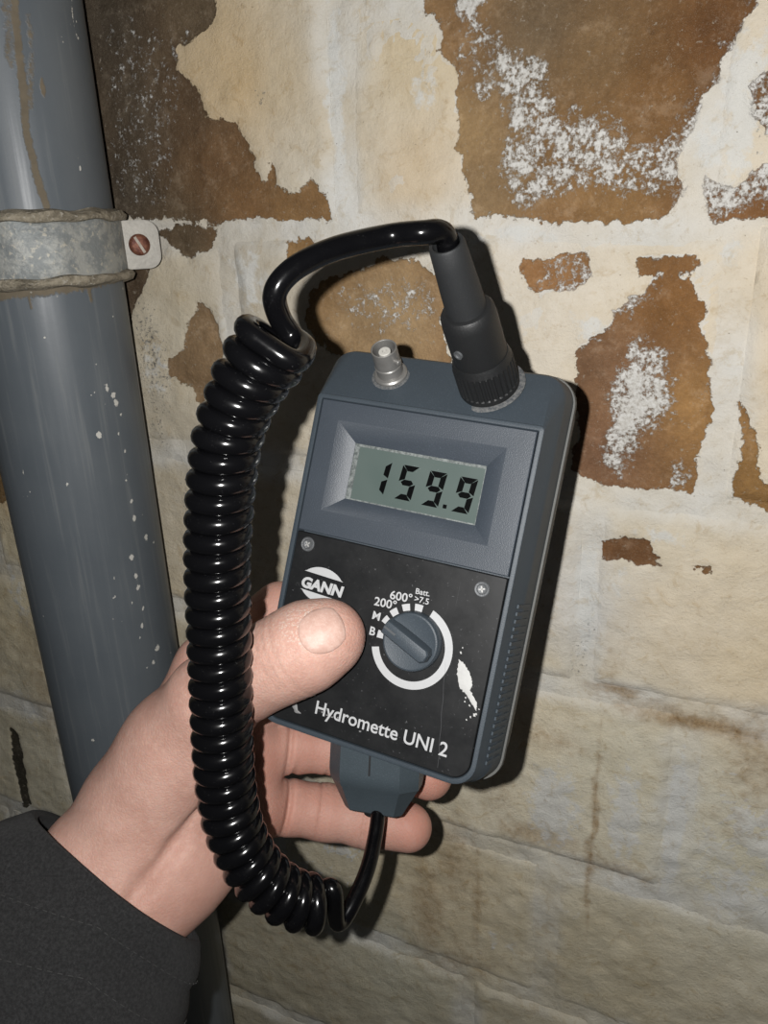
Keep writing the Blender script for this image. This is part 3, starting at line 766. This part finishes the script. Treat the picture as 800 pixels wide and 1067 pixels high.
# maker's oval: two lens-shaped bars with the name between
g0, g1 = dev(313.5, 603, ZP), dev(357, 617, ZP)
gang = math.atan2(g1.y-g0.y, g1.x-g0.x); gw = (g1-g0).length; gc = (g0+g1)/2
GM = Matrix.Translation((gc.x, gc.y, ZP)) @ Matrix.Rotation(gang, 4, 'Z')
hw = gw*.46; hh = gw*.365
mb = MB()
for sg in (1, -1):
    n = 20; xs2 = np.linspace(-hw, hw, n+1)
    top = [(x, sg*(hh*math.sqrt(max(0, 1-(x/hw)**2*.82)))) for x in xs2]
    base = sg*hh*.53
    vs_ = [(x, y if abs(y) > abs(base) else base, .00005) for x, y in top] + [(x, base, .00005) for x in xs2]
    mb.add(vs_, [(i, i+1, n+2+i, n+1+i) for i in range(n)])
mb.build('emblem_oval', M_PRINT, lab, 20, GM)
text_part('GANN', (313.5, 610.5), (356.5, 622.5), 'emblem_name', .05, sy=.92, shear=.12)
# white paint smear and chipped edges on the panel
def blob(pts, name, seed, z, parent, mat, sub=6, amp=.00025):
    rnd = random.Random(seed); P = []
    for (p, q_) in zip(pts, pts[1:]+pts[:1]):
        a, b = dev(*p, z), dev(*q_, z)
        for i in range(sub):
            t = i/sub; P.append((a.x+(b.x-a.x)*t+rnd.uniform(-amp, amp), a.y+(b.y-a.y)*t+rnd.uniform(-amp, amp)))
    c = (sum(x for x, y in P)/len(P), sum(y for x, y in P)/len(P))
    mb = MB(); lo = [(x, y, z) for x, y in P]; hi = [(c[0]+(x-c[0])*.8, c[1]+(y-c[1])*.85, z+.00018) for x, y in P]
    mb.loft([lo, hi], False, True); return mb
M_SMEAR = simple('dried_white_paint', (.40, .40, .39), .8, .12, 500, .3, 900)
mb = blob([(478,687),(482,690),(487,697),(491,707),(492,714),(489,719),(494,727),(497,735),(496,741),(492,734),(486,724),(479,717),(476,702)], 'x', 3, ZP, lab, None)
for (u, v, r) in ((480,680,1.2),(482,675,.8),(494,745,1.6),(490,747,1.0),(496,744,1.0),(486,750,.8),(484,731,1.0),(499,739,.8),(489,735,1.0),(485,727,.9)):
    rr = r*.9
    b2 = blob([(u-rr,v-rr),(u+rr*.8,v-rr),(u+rr,v+rr*1.3),(u-rr*.6,v+rr)], 'x', u, ZP, lab, None, 3, .0001); mb.add(b2.v, b2.f)
mb.build('paint_smear', M_SMEAR, lab, 60)
mb = blob([(305,728),(309,733),(311,741),(314,744),(308,743),(304,736)], 'x', 8, ZP, lab, None, 4, .0002)
for (u, v, r) in ((336,742,1.6),(341,745,1.3),(346,747,1.4),(352,748,1.0),(375,762,1.1)):
    b2 = blob([(u-r,v-r*.6),(u+r,v-r*.4),(u+r*.8,v+r*.7),(u-r*.8,v+r*.6)], 'x', u, ZP, lab, None, 3, .00015); mb.add(b2.v, b2.f)
mb.build('chipped_paint', simple('grey_chip', (.17, .17, .17), .8, .2, 600, .2), lab, 60)
mb = MB(); p, q_ = dev(464, 690, ZP), dev(456, 800, ZP)
P = np.array([[p.x+(q_.x-p.x)*t+.00012*math.sin(t*23), p.y+(q_.y-p.y)*t, ZP] for t in np.linspace(0, 1, 30)])
tube(P, .00007, 4).build('scratch', simple('scratch_grey', (.07, .07, .075), .6, .3, 400, 0), lab, 60)

# sockets on the shoulder
sl_n = Vector((0, .0140, .0185+.0001)).normalized()        # shoulder normal (y, z)
sl_n = Vector((0, -SZ, SY)).normalized()
sl_t = Vector((0, SY, SZ)).normalized()
def on_slope(u, v):
    o = DEVCI @ Vector((0, 0, 0)); d = (DEVCI @ cp(u, v, 1.0))-o
    p0 = Vector((0, Y1, -.0005)); t = (p0-o).dot(sl_n)/d.dot(sl_n); return o+d*t
def slope_frame(p): 
    x = Vector((1, 0, 0)); y = sl_n.cross(x)
    return Matrix(((x.x, y.x, sl_n.x, p.x), (x.y, y.y, sl_n.y, p.y), (x.z, y.z, sl_n.z, p.z), (0, 0, 0, 1)))
print('shoulder normal tilt', math.degrees(math.atan2(sl_n.z, sl_n.y)))
bp = on_slope(407.5, 391)
SF = slope_frame(bp)
mb = MB(); mb.lathe([(0, -.001), (.0062, -.001), (.0062, .0012), (.0057, .0017), (.0048, .0018), (.0048, .003), (.0047, .0052), (.0050, .0056), (.0047, .006), (.0047, .0132), (.0044, .0134), (.0041, .0132), (.0040, .0045), (0, .0045)], 40)
bnc = mb.build('coaxial_socket', M_STEEL, meter, 35, SF)
mb = MB(); mb.lathe([(.0022, .0044), (.0022, .0118), (.0020, .0120), (.0009, .0120), (.0009, .006)], 28); mb.build('socket_insulator', M_WHITE, bnc, 35)
mb = MB(); mb.lathe([(0, .0044), (.0009, .0044), (.0009, .0105), (0, .0105)], 16); mb.build('socket_contact', M_BLACKHOLE, bnc, 35)
for a in (-.35, math.pi-.35):
    mb = MB(); mb.lathe([(0, 0), (.0011, 0), (.0011, .0018), (.0008, .0021), (0, .0021)], 14)
    mb.build('bayonet_stud', M_STEEL, bnc, 35, Matrix.Rotation(a, 4, 'Z') @ Matrix.Translation((.0045, 0, .0092)) @ Matrix.Rotation(math.pi/2, 4, 'Y'))

# ------------------------------------------------------------------ MOISTURE PROBE (plug, coiled lead, handle)
M_PLUG = grey_shell('black_plug_plastic', (.0095, .0100, .0105), .5, .12)
M_BOOT = grey_shell('dark_rubber_boot', (.0135, .0145, .0155), .6, .1)
def cable_material():
    t = NT('glossy_black_cable'); n = t.noise(2200, 3, .6); d = t.noise(150, 5)
    c = t.mix(t.math('MULTIPLY', t.ramp(n, .66, .74), t.ramp(d, .45, .6)), (.0022, .0022, .0026), (.05, .05, .05))
    t.set(Base_Color=c, Roughness=t.ramp(d, .3, .7, .12, .22), Specular_IOR_Level=.42, Normal=t.bump(d, .05, .0004)); return t.m
M_CABLE = cable_material()
probe = empty('moisture_probe', DEVM)
tag(probe, 'black coiled probe lead with a round plug and grey handle, looped over the hand', 'probe lead')
kp = on_slope(510, 402)
pa_ = Vector((-.12, math.cos(math.radians(57)), math.sin(math.radians(57)))).normalized()
KF = Matrix.Translation(kp) @ sl_n.rotation_difference(pa_).to_matrix().to_4x4() @ Matrix.Translation(-kp) @ slope_frame(kp)
KNL, KR = .0150, .0106
mb = MB(); n = 132
def ring(r, z, kn=0.0):
    return [((r-(kn if (i//2) % 2 else 0))*math.cos(2*math.pi*i/n), (r-(kn if (i//2) % 2 else 0))*math.sin(2*math.pi*i/n), z) for i in range(n)]
mb.loft([ring(.006, -.0005), ring(KR*.98, -.0005), ring(KR, .0003), ring(KR, .0022), ring(KR, .0026, .0005), ring(KR*.985, .0118, .0005), ring(KR*.965, .0122), ring(KR*.93, .0138), ring(KR*.89, KNL)], True, True)
collar = mb.build('plug_collar', M_PLUG, probe, 25, KF)
mb = MB(); mb.lathe([(0, .013), (.0092, .013), (.0091, .0300), (.0088, .0330), (.0080, .0342), (.0072, .0345), (0, .0345)], 48)
body = mb.build('plug_body', M_PLUG, probe, 35, KF)
mb = MB(); mb.lathe([(0, -.0003), (.0016, -.0003), (.0016, .0005), (.0011, .0005), (.0010, .0), (0, .0)], 20)
va = math.atan2(-.85, -.25)
mb.build('plug_screw', M_SCREWHEAD, body, 35, Matrix.Rotation(va, 4, 'Z') @ Matrix.Translation((.0092, 0, .0228)) @ Matrix.Rotation(math.pi/2, 4, 'Y'))
BL_ = .0580
mb = MB(); mb.lathe([(0, .033), (.0066, .033), (.0063, .042), (.0058, .052), (.0055, BL_), (.0051, BL_+.0008), (.0043, BL_+.0006), (.0041, BL_-.004), (0, BL_-.006)], 40)
mb.build('strain_relief_boot', M_BOOT, probe, 35, KF)
mb = MB(); mb.lathe([(.0106, .00005), (.0106, .0004), (.0122, .0003), (.0126, .00005)], 48)
mb.build('dust_ring', M_DUST, meter, 60, KF)
mb = MB(); mb.lathe([(.0062, .00005), (.0062, .0003), (.0070, .00025), (.0073, .00005)], 40)
mb.build('dust_ring', M_DUST, meter, 60, SF)
endp = DEVC @ (KF @ Vector((0, 0, BL_-.004)))
e2 = DEVC @ (KF @ Vector((0, 0, BL_+.004)))
print('plug end px', CX+FPX*endp.x/-endp.z, CY-FPX*endp.y/-endp.z, -endp.z)
# lead: arch -> coil -> tail, one continuous tube (camera-frame points, then into the probe's frame)
zt = -e2.z
def cpt(u, v, Z): return np.array(cp(u, v, Z))
coil_px = [(291,352,.214),(273,376,.217),(258,400,.220),(240,445,.226),(232,490,.231),(228,540,.237),(226.5,590,.243),(228,650,.250),(230,720,.257),(232,780,.263),(236,825,.268),(245,866,.272),(263,902,.275),(288,927,.278),(312,939,.281),(340,943,.284)]
C, CL = spline([cpt(*p) for p in coil_px], 1400)
WR, HR = .0034, .0074
turns = 35
T, N, B = frames(C)
ph = np.linspace(0, 2*math.pi*turns, len(C))
PH0, HAND = 0.0, 1.0
grow = np.interp(np.linspace(0, 1, len(C)), [0, .03, .10, 1], [1.28, 1.16, 1.0, 1.0])
# start the winding at the coil's right-hand side and bring the first turn across the front
PH0 = max(np.linspace(-math.pi, math.pi, 181), key=lambda a: (N[0]*math.cos(a)+B[0]*math.sin(a)) @ np.array([1, -.35, -.25]))
if (N[0]*math.cos(PH0+.8)+B[0]*math.sin(PH0+.8))[2] < (N[0]*math.cos(PH0-.8)+B[0]*math.sin(PH0-.8))[2]: HAND = -1.0
HX = C + HR*grow[:, None]*(N*np.cos(HAND*ph+PH0)[:, None] + B*np.sin(HAND*ph+PH0)[:, None])
tail_px = [(352,962,.292),(368,940,.298),(383,905,.306),(391,870,.314),(394,845,.319),(394,828,.322)]
arch, _ = spline([np.array(endp), np.array(e2), cpt(440,242.5,zt-.003), cpt(405,246,.222), cpt(350,259,.217), cpt(308,279,.213), cpt(287,303,.2130), cpt(290,328,.2180), cpt(304,350,.2220), HX[0]+np.array([-.0008, .0035, -.0022]), HX[6], HX[16]], 160)
tail, _ = spline([HX[-12], HX[-1]] + [cpt(*p) for p in tail_px], 90)
full = np.vstack([arch[:-1], HX[17:-12:1], tail])
# smooth the joins
for it in range(3):
    full[1:-1] = .25*full[:-2]+.5*full[1:-1]+.25*full[2:]
inv = np.array(DEVCI)
full = (np.hstack([full, np.ones((len(full), 1))]) @ inv.T)[:, :3]
rad = np.full(len(full), WR); rad[-90:] = np.linspace(WR, .0030, 90)
tube(full, rad, 14).build('coiled_lead', M_CABLE, probe, 80)
print('coil length', CL, 'pitch', CL/turns)
# handle: bevelled block behind the meter, its lead entering from below
HC = cp(390.5, 843, .323)
hy = Vector((.05, .997, .05)).normalized(); hx = hy.cross(Vector((-.26, .04, .965))).normalized(); hz = hx.cross(hy)
HFC = Matrix(((hx.x, hy.x, hz.x, HC.x), (hx.y, hy.y, hz.y, HC.y), (hx.z, hy.z, hz.z, HC.z), (0, 0, 0, 1)))
HF = DEVCI @ HFC
def octo(w_, d_, c_, y, dz=0, dx=0):
    return [(dx-w_+c_, y, dz+d_), (dx+w_-c_, y, dz+d_), (dx+w_, y, dz+d_-c_), (dx+w_, y, dz-d_+c_), (dx+w_-c_, y, dz-d_), (dx-w_+c_, y, dz-d_), (dx-w_, y, dz-d_+c_), (dx-w_, y, dz+d_-c_)]
mb = MB()
mb.loft([octo(.0118, .0050, .0025, .0), octo(.0124, .0056, .0030, .0006), octo(.0182, .0092, .0062, .0112), octo(.0189, .0100, .0064, .0122), octo(.0191, .0110, .0066, .0145), octo(.0192, .0116, .0066, .0165), octo(.0192, .0118, .0066, .0190), octo(.0190, .0118, .0066, .080), octo(.015, .009, .005, .086)], True, True)
mb.build('probe_handle', grey_shell('blue_grey_handle', (.046, .060, .070), .42), probe, 22, HF)  # housing grey lightened to make up for weaker flash at this depth
mb = MB(); mb.lathe([(.0046, -.0018), (.0050, 0), (.0050, .003)], 20); mb.loft([[(.0030*math.cos(a), .0030*math.sin(a), -.0018) for a in np.linspace(0, 2*math.pi, 20, endpoint=False)], [(.0046*math.cos(a), .0046*math.sin(a), -.0018) for a in np.linspace(0, 2*math.pi, 20, endpoint=False)]])
mb.build('lead_grommet', M_PLUG, probe, 40, HF @ Matrix.Rotation(-math.pi/2, 4, 'X'))
mb = MB(); mb.box(-.0004, .0004, .0185, .030, .0105, .01195); mb.build('moulding_seam', M_BOOT, probe, 40, HF)
# ------------------------------------------------------------------ THE HAND AND SLEEVE (one continuous skin from a distance field)
def h3(u, v, Z, r): return (np.array(cp(u, v, Z)), r)
def cone(P, a, b, ra, rb, flat=None):
    ab = b-a; L2 = float(ab @ ab)+1e-12
    pa = P-a
    t = np.clip((pa @ ab.astype(P.dtype))/L2, 0, 1)
    q = pa-t[:, None]*ab.astype(P.dtype)
    if flat is not None:
        q = q*np.array([1, 1, 1/flat], P.dtype)
    return np.sqrt((q*q).sum(1)) - (ra+(rb-ra)*t)
def smin(a, b, k):
    h = np.clip(.5+.5*(b-a)/k, 0, 1); return b+(a-b)*h-k*h*(1-h)
def chain(P, js, k=.004):
    d = None
    for (p, r), (q_, s_) in zip(js[:-1], js[1:]):
        c = cone(P, p, q_, r, s_); d = c if d is None else smin(d, c, k)
    return d
thZ = lambda u, v, r, lift: front_Z(u, v) - r*.93*lift
TH = [h3(150, 838, .318, .0235), h3(188, 778, .310, .0215), h3(222, 730, .2935, .0160), h3(262, 702, .2795, .0138), h3(300, 684, thZ(300, 684, .0132, 1.0), .0133), h3(326, 670, thZ(326, 670, .0128, 1.0), .0128), h3(345, 662, thZ(345, 662, .0112, 1.0), .0113)]
IX = [h3(165, 800, .335, .017), h3(218, 696, .338, .0145), h3(252, 662, .346, .0122), h3(292, 634, .352, .0112), h3(345, 632, .352, .0108), h3(400, 644, .351, .0098)]
MD = [h3(190, 800, .335, .017), h3(250, 742, .342, .0140), h3(300, 722, .352, .0118), h3(360, 724, .354, .0112), h3(420, 744, .353, .0100)]
RG = [h3(190, 825, .335, .017), h3(258, 784, .340, .0135), h3(306, 777, .350, .0114), h3(352, 780, .3535, .0113), h3(400, 793, .3535, .0108), h3(447, 809, .351, .0104)]
PK = [h3(195, 870, .333, .017), h3(258, 842, .340, .0130), h3(300, 841, .348, .0114), h3(338, 846, .3515, .0117), h3(382, 855, .3515, .0112), h3(425, 862, .349, .0108)]
FORE = [h3(165, 872, .318, .0235), h3(118, 915, .3120, .0235), h3(88, 985, .305, .024)]
CREASE = [
    (h3(301, 838, .338, 0)[0], PK[3][0]-PK[2][0], .0013, .0022, .015), (h3(302, 778, .338, 0)[0], RG[3][0]-RG[2][0], .0013, .0020, .015),
    # (centre, along, width, depth, reach)
    (h3(336, 834, .342, 0)[0], PK[3][0]-PK[2][0], .0009, .0011, .016), (h3(341, 836, .342, 0)[0], PK[3][0]-PK[2][0], .0008, .0007, .016),
    (h3(380, 854, .342, 0)[0], PK[4][0]-PK[3][0], .0008, .0008, .016), (h3(352, 788, .342, 0)[0], RG[3][0]-RG[2][0], .0009, .0008, .016),
    (h3(300, 684, .270, 0)[0], TH[5][0]-TH[4][0], .0008, .0004, .018), (h3(307, 681, .268, 0)[0], TH[5][0]-TH[4][0], .0007, .0004, .018), (h3(293, 688, .270, 0)[0], TH[5][0]-TH[4][0], .0007, .00035, .018)]
PALMLINE = [(h3(262, 770, .312, 0)[0], h3(218, 828, .300, 0)[0]), (h3(218, 828, .300, 0)[0], h3(182, 880, .296, 0)[0]), (h3(182, 880, .296, 0)[0], h3(148, 925, .290, 0)[0]), (h3(148, 925, .290, 0)[0], h3(95, 990, .282, 0)[0])]
def hand_sdf(P):
    thumb = chain(P, TH, .010)
    fore = cone(P, FORE[0][0], FORE[1][0], FORE[0][1], FORE[1][1]); fore = smin(fore, cone(P, FORE[1][0], FORE[2][0], FORE[1][1], FORE[2][1]), .01)
    # wrist is wider than deep: two bones side by side
    for du, dv in ((-19, -16), (23, 19)):
        a = h3(165+du, 872+dv, .318, 0)[0]; b = h3(118+du, 915+dv, .312, 0)[0]; c = h3(88+du*1.1, 985+dv*1.1, .305, 0)[0]
        fore = smin(fore, cone(P, a, b, .0205, .0190), .012); fore = smin(fore, cone(P, b, c, .0190, .0215), .012)
    palm = cone(P, np.array(cp(150, 880, .322)), np.array(cp(232, 770, .338)), .0235, .019)
    palm = smin(palm, cone(P, np.array(cp(185, 900, .324)), np.array(cp(250, 838, .336)), .0215, .0165), .012)   # heel of the hand
    palm = smin(palm, cone(P, np.array(cp(165, 830, .330)), np.array(cp(222, 712, .336)), .019, .0155), .012)
    palm = smin(palm, cone(P, np.array(cp(232, 752, .338)), np.array(cp(256, 836, .339)), .0165, .0140), .012)
    d = smin(palm, fore, .016)
    fing = None
    for F_ in (IX, MD, RG, PK):
        c = chain(P, F_, .005)
        d_f = c
        fing = c if fing is None else smin(fing, c, .0008)
    d = smin(d, fing, .0050)
    # thenar fullness and the thumb
    d = smin(d, cone(P, np.array(cp(150, 838, .312)), np.array(cp(205, 762, .304)), .0225, .0195), .009)
    d = smin(d, thumb, .0075)
    # creases
    for (c, ax, wd, dp, rc_) in CREASE:
        n = (ax/np.linalg.norm(ax)).astype(P.dtype); q = P-c.astype(P.dtype)
        s_ = q @ n; r2 = (q*q).sum(1)
        d = d + dp*np.exp(-(s_/wd)**2)*np.exp(-(r2/rc_**2)**2)
    for a, b in PALMLINE:
        c = cone(P, a, b, 0, 0); d = d + .0018*np.exp(-(c/.0042)**2) + .0022*np.exp(-(c/.0018)**2)
    return d
def surface_nets(fn, lo, hi, h):
    n = [int(math.ceil((hi[i]-lo[i])/h))+1 for i in range(3)]
    ax = [lo[i]+h*np.arange(n[i]) for i in range(3)]
    # two-level: coarse pass to find the cells that matter
    G = np.stack(np.meshgrid(*ax, indexing='ij'), -1).reshape(-1, 3).astype(np.float32)
    V = np.empty(len(G), np.float32)
    step = 400000
    for i in range(0, len(G), step): V[i:i+step] = fn(G[i:i+step])
    V = V.reshape(n); ins = V < 0
    cnt = np.zeros([k-1 for k in n], np.int8)
    for dx in (0, 1):
        for dy in (0, 1):
            for dz in (0, 1):
                cnt += ins[dx:n[0]-1+dx, dy:n[1]-1+dy, dz:n[2]-1+dz]
    act = (cnt > 0) & (cnt < 8)
    I = np.argwhere(act); num = np.zeros((len(I), 3)); den = np.zeros(len(I))
    cor = [(a, b, c) for a in (0, 1) for b in (0, 1) for c in (0, 1)]
    for a in cor:
        for k in range(3):
            if a[k] == 0:
                b = list(a); b[k] = 1
                va = V[I[:, 0]+a[0], I[:, 1]+a[1], I[:, 2]+a[2]]; vb = V[I[:, 0]+b[0], I[:, 1]+b[1], I[:, 2]+b[2]]
                m = (va < 0) != (vb < 0)
                t = np.where(m, va/np.where(m, va-vb, 1), 0)
                p = np.array(a, float)[None, :].repeat(len(I), 0); p[:, k] += t
                num[m] += p[m]; den[m] += 1
    pos = (I+num/den[:, None])*h+np.array(lo)
    ids = -np.ones(act.shape, np.int64); ids[act] = np.arange(len(I))
    faces = []
    for k in range(3):
        sl0 = [slice(None)]*3; sl1 = [slice(None)]*3; sl0[k] = slice(0, -1); sl1[k] = slice(1, None)
        ch = ins[tuple(sl0)] != ins[tuple(sl1)]
        E = np.argwhere(ch); u_, v_ = [(1, 2), (2, 0), (0, 1)][k]
        ok = (E[:, u_] > 0) & (E[:, v_] > 0) & (E[:, u_] < n[u_]-1) & (E[:, v_] < n[v_]-1); E = E[ok]
        def cell(du, dv):
            C_ = E.copy(); C_[:, u_] -= du; C_[:, v_] -= dv; return ids[C_[:, 0], C_[:, 1], C_[:, 2]]
        q = np.stack([cell(1, 1), cell(0, 1), cell(0, 0), cell(1, 0)], 1)
        flip = ~ins[E[:, 0], E[:, 1], E[:, 2]]
        q[flip] = q[flip][:, ::-1]; faces.append(q[(q >= 0).all(1)])
    return pos, np.vstack(faces)
lo = np.array([-.150, -.205, -.372]); hi = np.array([.030, -.020, -.246])
pos, fcs = surface_nets(hand_sdf, lo, hi, .00115)
# settle the vertices on the surface
for it in range(2):
    e_ = .0004; Pp = pos.astype(np.float32)
    d0 = hand_sdf(Pp); g = np.stack([hand_sdf(Pp+np.eye(3, dtype=np.float32)[k]*e_)-d0 for k in range(3)], 1)/e_
    pos = pos - (d0[:, None]*g/np.maximum((g*g).sum(1), .2)[:, None])*.8
person = empty('person', CAMM @ Matrix.Translation(cp(118, 915, .312)))
PINV = Matrix.Translation(cp(118, 915, .312)).inverted()
tag(person, 'bare left hand in a charcoal jacket sleeve, thumb on the meter front, fingers curled behind', 'person')
def to_person(arr):
    o_ = np.array(cp(118, 915, .312)); return np.asarray(arr)-o_
def skin_material():
    t = NT('skin')
    red = t.attr('blush'); n = t.noise(70, 5, .6); n2 = t.noise(420, 5, .65); n3 = t.noise(1500, 3, .6)
    c = t.mix(t.ramp(n, .3, .7), (.388, .224, .178), (.452, .278, .226))
    c = t.mix(t.math('MULTIPLY', t.ramp(n2, .45, .7), .45), c, (.49, .32, .26))
    c = t.mix(t.math('MULTIPLY', red, t.ramp(n2, .2, .7, .65, 1.0)), c, (.430, .185, .135))
    c = t.mix(t.math('MULTIPLY', t.attr('dust'), t.ramp(t.noise(1100, 5, .75), .50, .62)), c, (.52, .45, .39))
    h = t.math('ADD', t.math('MULTIPLY', n2, 1.0), t.math('MULTIPLY', n3, .5))
    wr = t.voro(620, 'DISTANCE_TO_EDGE'); h = t.math('ADD', h, t.math('MULTIPLY', t.ramp(wr, 0, .25), .6))
    t.set(Base_Color=c, Roughness=.58, Specular_IOR_Level=.28, Normal=t.bump(h, .26, .0004))
    t.b.inputs['Subsurface Weight'].default_value = .18
    t.b.inputs['Subsurface Radius'].default_value = (1.0, .35, .2); t.b.inputs['Subsurface Scale'].default_value = .0035
    return t.m
M_SKIN = skin_material()
me = bpy.data.meshes.new('hand'); me.from_pydata(to_person(pos).tolist(), [], fcs.tolist()); me.update()
def near(p, r): return np.exp(-(((pos-np.array(p))**2).sum(1)/r**2))
blush = np.zeros(len(pos))
for (u, v, Z, r, a) in ((430, 862, .342, .016, .75), (450, 810, .342, .016, .8), (385, 858, .342, .016, .45), (320, 785, .342, .02, .55), (330, 845, .342, .02, .5), (278, 860, .330, .02, .75), (278, 800, .325, .02, .7), (270, 640, .34, .02, .5), (345, 690, .272, .014, .35),
                        (372, 655, .268, .010, .5), (268, 730, .285, .014, .35), (215, 940, .31, .03, .3), (230, 880, .315, .02, .3), (175, 700, .32, .02, .3), (300, 870, .345, .02, .5)):
    blush = np.maximum(blush, a*near(cp(u, v, Z), r))
dust = np.zeros(len(pos))
for (u, v, Z, r, a) in ((312, 650, .258, .009, .95), (325, 640, .258, .008, .8), (300, 662, .262, .009, .6), (285, 690, .268, .012, .35), (330, 690, .262, .010, .2), (285, 670, .268, .008, .5)):
    dust = np.maximum(dust, a*near(cp(u, v, Z), r))
for k, arr in (('blush', blush), ('dust', dust)):
    a = me.attributes.new(k, 'FLOAT', 'POINT'); a.data.foreach_set('value', arr.astype(np.float32))
obj('hand', me, M_SKIN, person, smooth=180)
# thumb nail, a thin curved plate lying on the thumb
tdir = (TH[6][0]-TH[5][0]); tdir /= np.linalg.norm(tdir)
nc = np.array(cp(336, 657, .255)); vdir = nc/np.linalg.norm(nc)
tside = np.cross(tdir, vdir); tside /= np.linalg.norm(tside)
nn, mmn = 26, 22; NP = []
for i in range(nn):
    for j in range(mmn):
        a = (i/(nn-1)*2-1); b = (j/(mmn-1)*2-1)
        # squircle outline, flatter at the free edge
        k = math.sqrt(max(0, 1-.5*b*b)) ; l_ = math.sqrt(max(0, 1-.5*a*a))
        x = a*k*.0086; y = b*l_*.0077
        if a > 0: x = a*(.80*k+.20)*.0080
        NP.append((nc+tdir*x+tside*y, max(abs(a), abs(b))))
Pn = np.array([p for p, _ in NP]); ed = np.array([q_ for _, q_ in NP])
Pn = Pn + vdir*(-.02); tt = np.zeros(len(Pn))
for it in range(60): tt += .8*hand_sdf((Pn+vdir*tt[:, None]).astype(np.float32))
S_ = Pn+vdir*tt[:, None]
dd = np.stack([hand_sdf((S_+np.eye(3)[k]*.0005).astype(np.float32))-hand_sdf((S_-np.eye(3)[k]*.0005).astype(np.float32)) for k in range(3)], 1); dd /= np.linalg.norm(dd, axis=1)[:, None]
S_ = S_ + dd*np.where(ed > .97, -.0004, np.where(ed > .8, .00022, .0004))[:, None]
idx = np.arange(nn*mmn).reshape(nn, mmn); q = np.stack([idx[:-1, :-1], idx[:-1, 1:], idx[1:, 1:], idx[1:, :-1]], -1).reshape(-1, 4)
def nail_material():
    t = NT('thumb_nail'); n = t.noise(260, 6, .7); g = t.noise(1.0, 3, .5, t.scalevec((200, 1200, 200)))
    c = t.mix(t.ramp(n, .35, .65), (.39, .245, .20), (.46, .31, .26)); c = t.mix(t.math('MULTIPLY', t.ramp(t.noise(1500, 5, .75), .50, .70), .4), c, (.54, .46, .41))
    t.set(Base_Color=c, Roughness=.5, Specular_IOR_Level=.32, Normal=t.bump(g, .2, .0003)); return t.m
me = bpy.data.meshes.new('thumb_nail'); me.from_pydata(to_person(S_).tolist(), [], q.tolist()); me.update()
no = obj('thumb_nail', me, nail_material(), person, smooth=180); 
bm = bmesh.new(); bm.from_mesh(me); bmesh.ops.recalc_face_normals(bm, faces=bm.faces); bm.to_mesh(me); bm.free()
mdf = no.modifiers.new('thickness', 'SOLIDIFY'); mdf.thickness = .0003; mdf.offset = 0

# sleeve
def cloth_material():
    t = NT('charcoal_softshell'); n = t.noise(900, 6, .75); n2 = t.noise(60, 5); f = t.noise(1.0, 4, .7, t.scalevec((900, 500, 1600)), 1.0)
    c = t.mix(t.ramp(n, .35, .7), (.012, .012, .0124), (.029, .029, .0295)); c = t.mix(t.math('MULTIPLY', t.ramp(f, .6, .72), .6), c, (.05, .05, .05))
    c = t.mix(t.ramp(n2, .3, .7, 0, .3), c, (.018, .018, .018))
    t.set(Base_Color=c, Roughness=.95, Specular_IOR_Level=.15, Normal=t.bump(t.math('ADD', n, f), .6, .0009))
    t.b.inputs['Sheen Weight'].default_value = .05
    return t.m
M_CLOTH = cloth_material()
c0 = np.array(cp(121, 911, .3085)); c1 = np.array(cp(103, 985, .300)); c2 = np.array(cp(78, 1095, .286)); c3 = np.array(cp(25, 1300, .264))
ax_s, _ = spline([c0, c1, c2, c3], 60)
T, N, B = frames(ax_s)
wdir = np.array(cp(205, 980, .3))-np.array(cp(35, 845, .3)); wdir /= np.linalg.norm(wdir)
WD2 = np.cross(np.array([-.58, -.74, .34]), wdir); WD2 /= np.linalg.norm(WD2); NS = 72
def sleeve_ring(i, off, wob=1.0):
    w1 = wdir; w2 = WD2
    s_ = i/(len(ax_s)-1)
    ra = .0405+.016*s_+off; rb = .0300+.014*s_+off
    L_ = []
    for k in range(NS):
        a = 2*math.pi*k/NS
        f = wob*(.0011*math.sin(3*a+s_*9)+.0009*math.sin(5*a-s_*14+1)+.0016*math.sin(2*a+s_*22)*min(1, s_*4)+.0012*math.sin(s_*40+a)*min(1, s_*5))
        full_ = max(0, -math.cos(a))*.050*min(1, s_/.16)**.8       # the loose fabric bags out on the thumb side
        L_.append(tuple(to_person(ax_s[i]+w1*math.cos(a)*(ra+f)+w2*math.sin(a)*(rb+f)+np.array([-.98, -.12, .1])*full_)))
    return L_
mb = MB()
rings = [sleeve_ring(3, -.0024), sleeve_ring(1, -.0026), sleeve_ring(0, -.0022), sleeve_ring(0, -.0010)]
# turn the hem edge round
rings += [[tuple(np.array(p)-T[0]*.0009*1.0) for p in sleeve_ring(0, .0004)], sleeve_ring(0, .0018)]
rings += [sleeve_ring(i, .0020) for i in range(1, 7)] + [sleeve_ring(7, .0010), sleeve_ring(8, .0004)] + [sleeve_ring(i, .0004) for i in range(9, 60)]
mb.loft(rings)
slv = mb.build('sleeve', M_CLOTH, person, 70)
# rows of stitching: one dash ring by the hem, one further up
stm = simple('grey_thread', (.020, .020, .020), .9, .2, 900, 0)
for (i, off) in ((6, .0022), (14, .0006)):
    R0, R1 = np.array(sleeve_ring(i, off)), np.array(sleeve_ring(i, off))
    mb = MB(); fine, _ = spline([*R0, R0[0]], 360)
    for k in range(0, 360-3, 4):
        tb = tube(fine[k:k+3], .00030, 5); mb.add(tb.v, tb.f)
    tag(mb.build('stitching', stm, slv, 60), kind='stuff')
# a strap seam running along the cuff
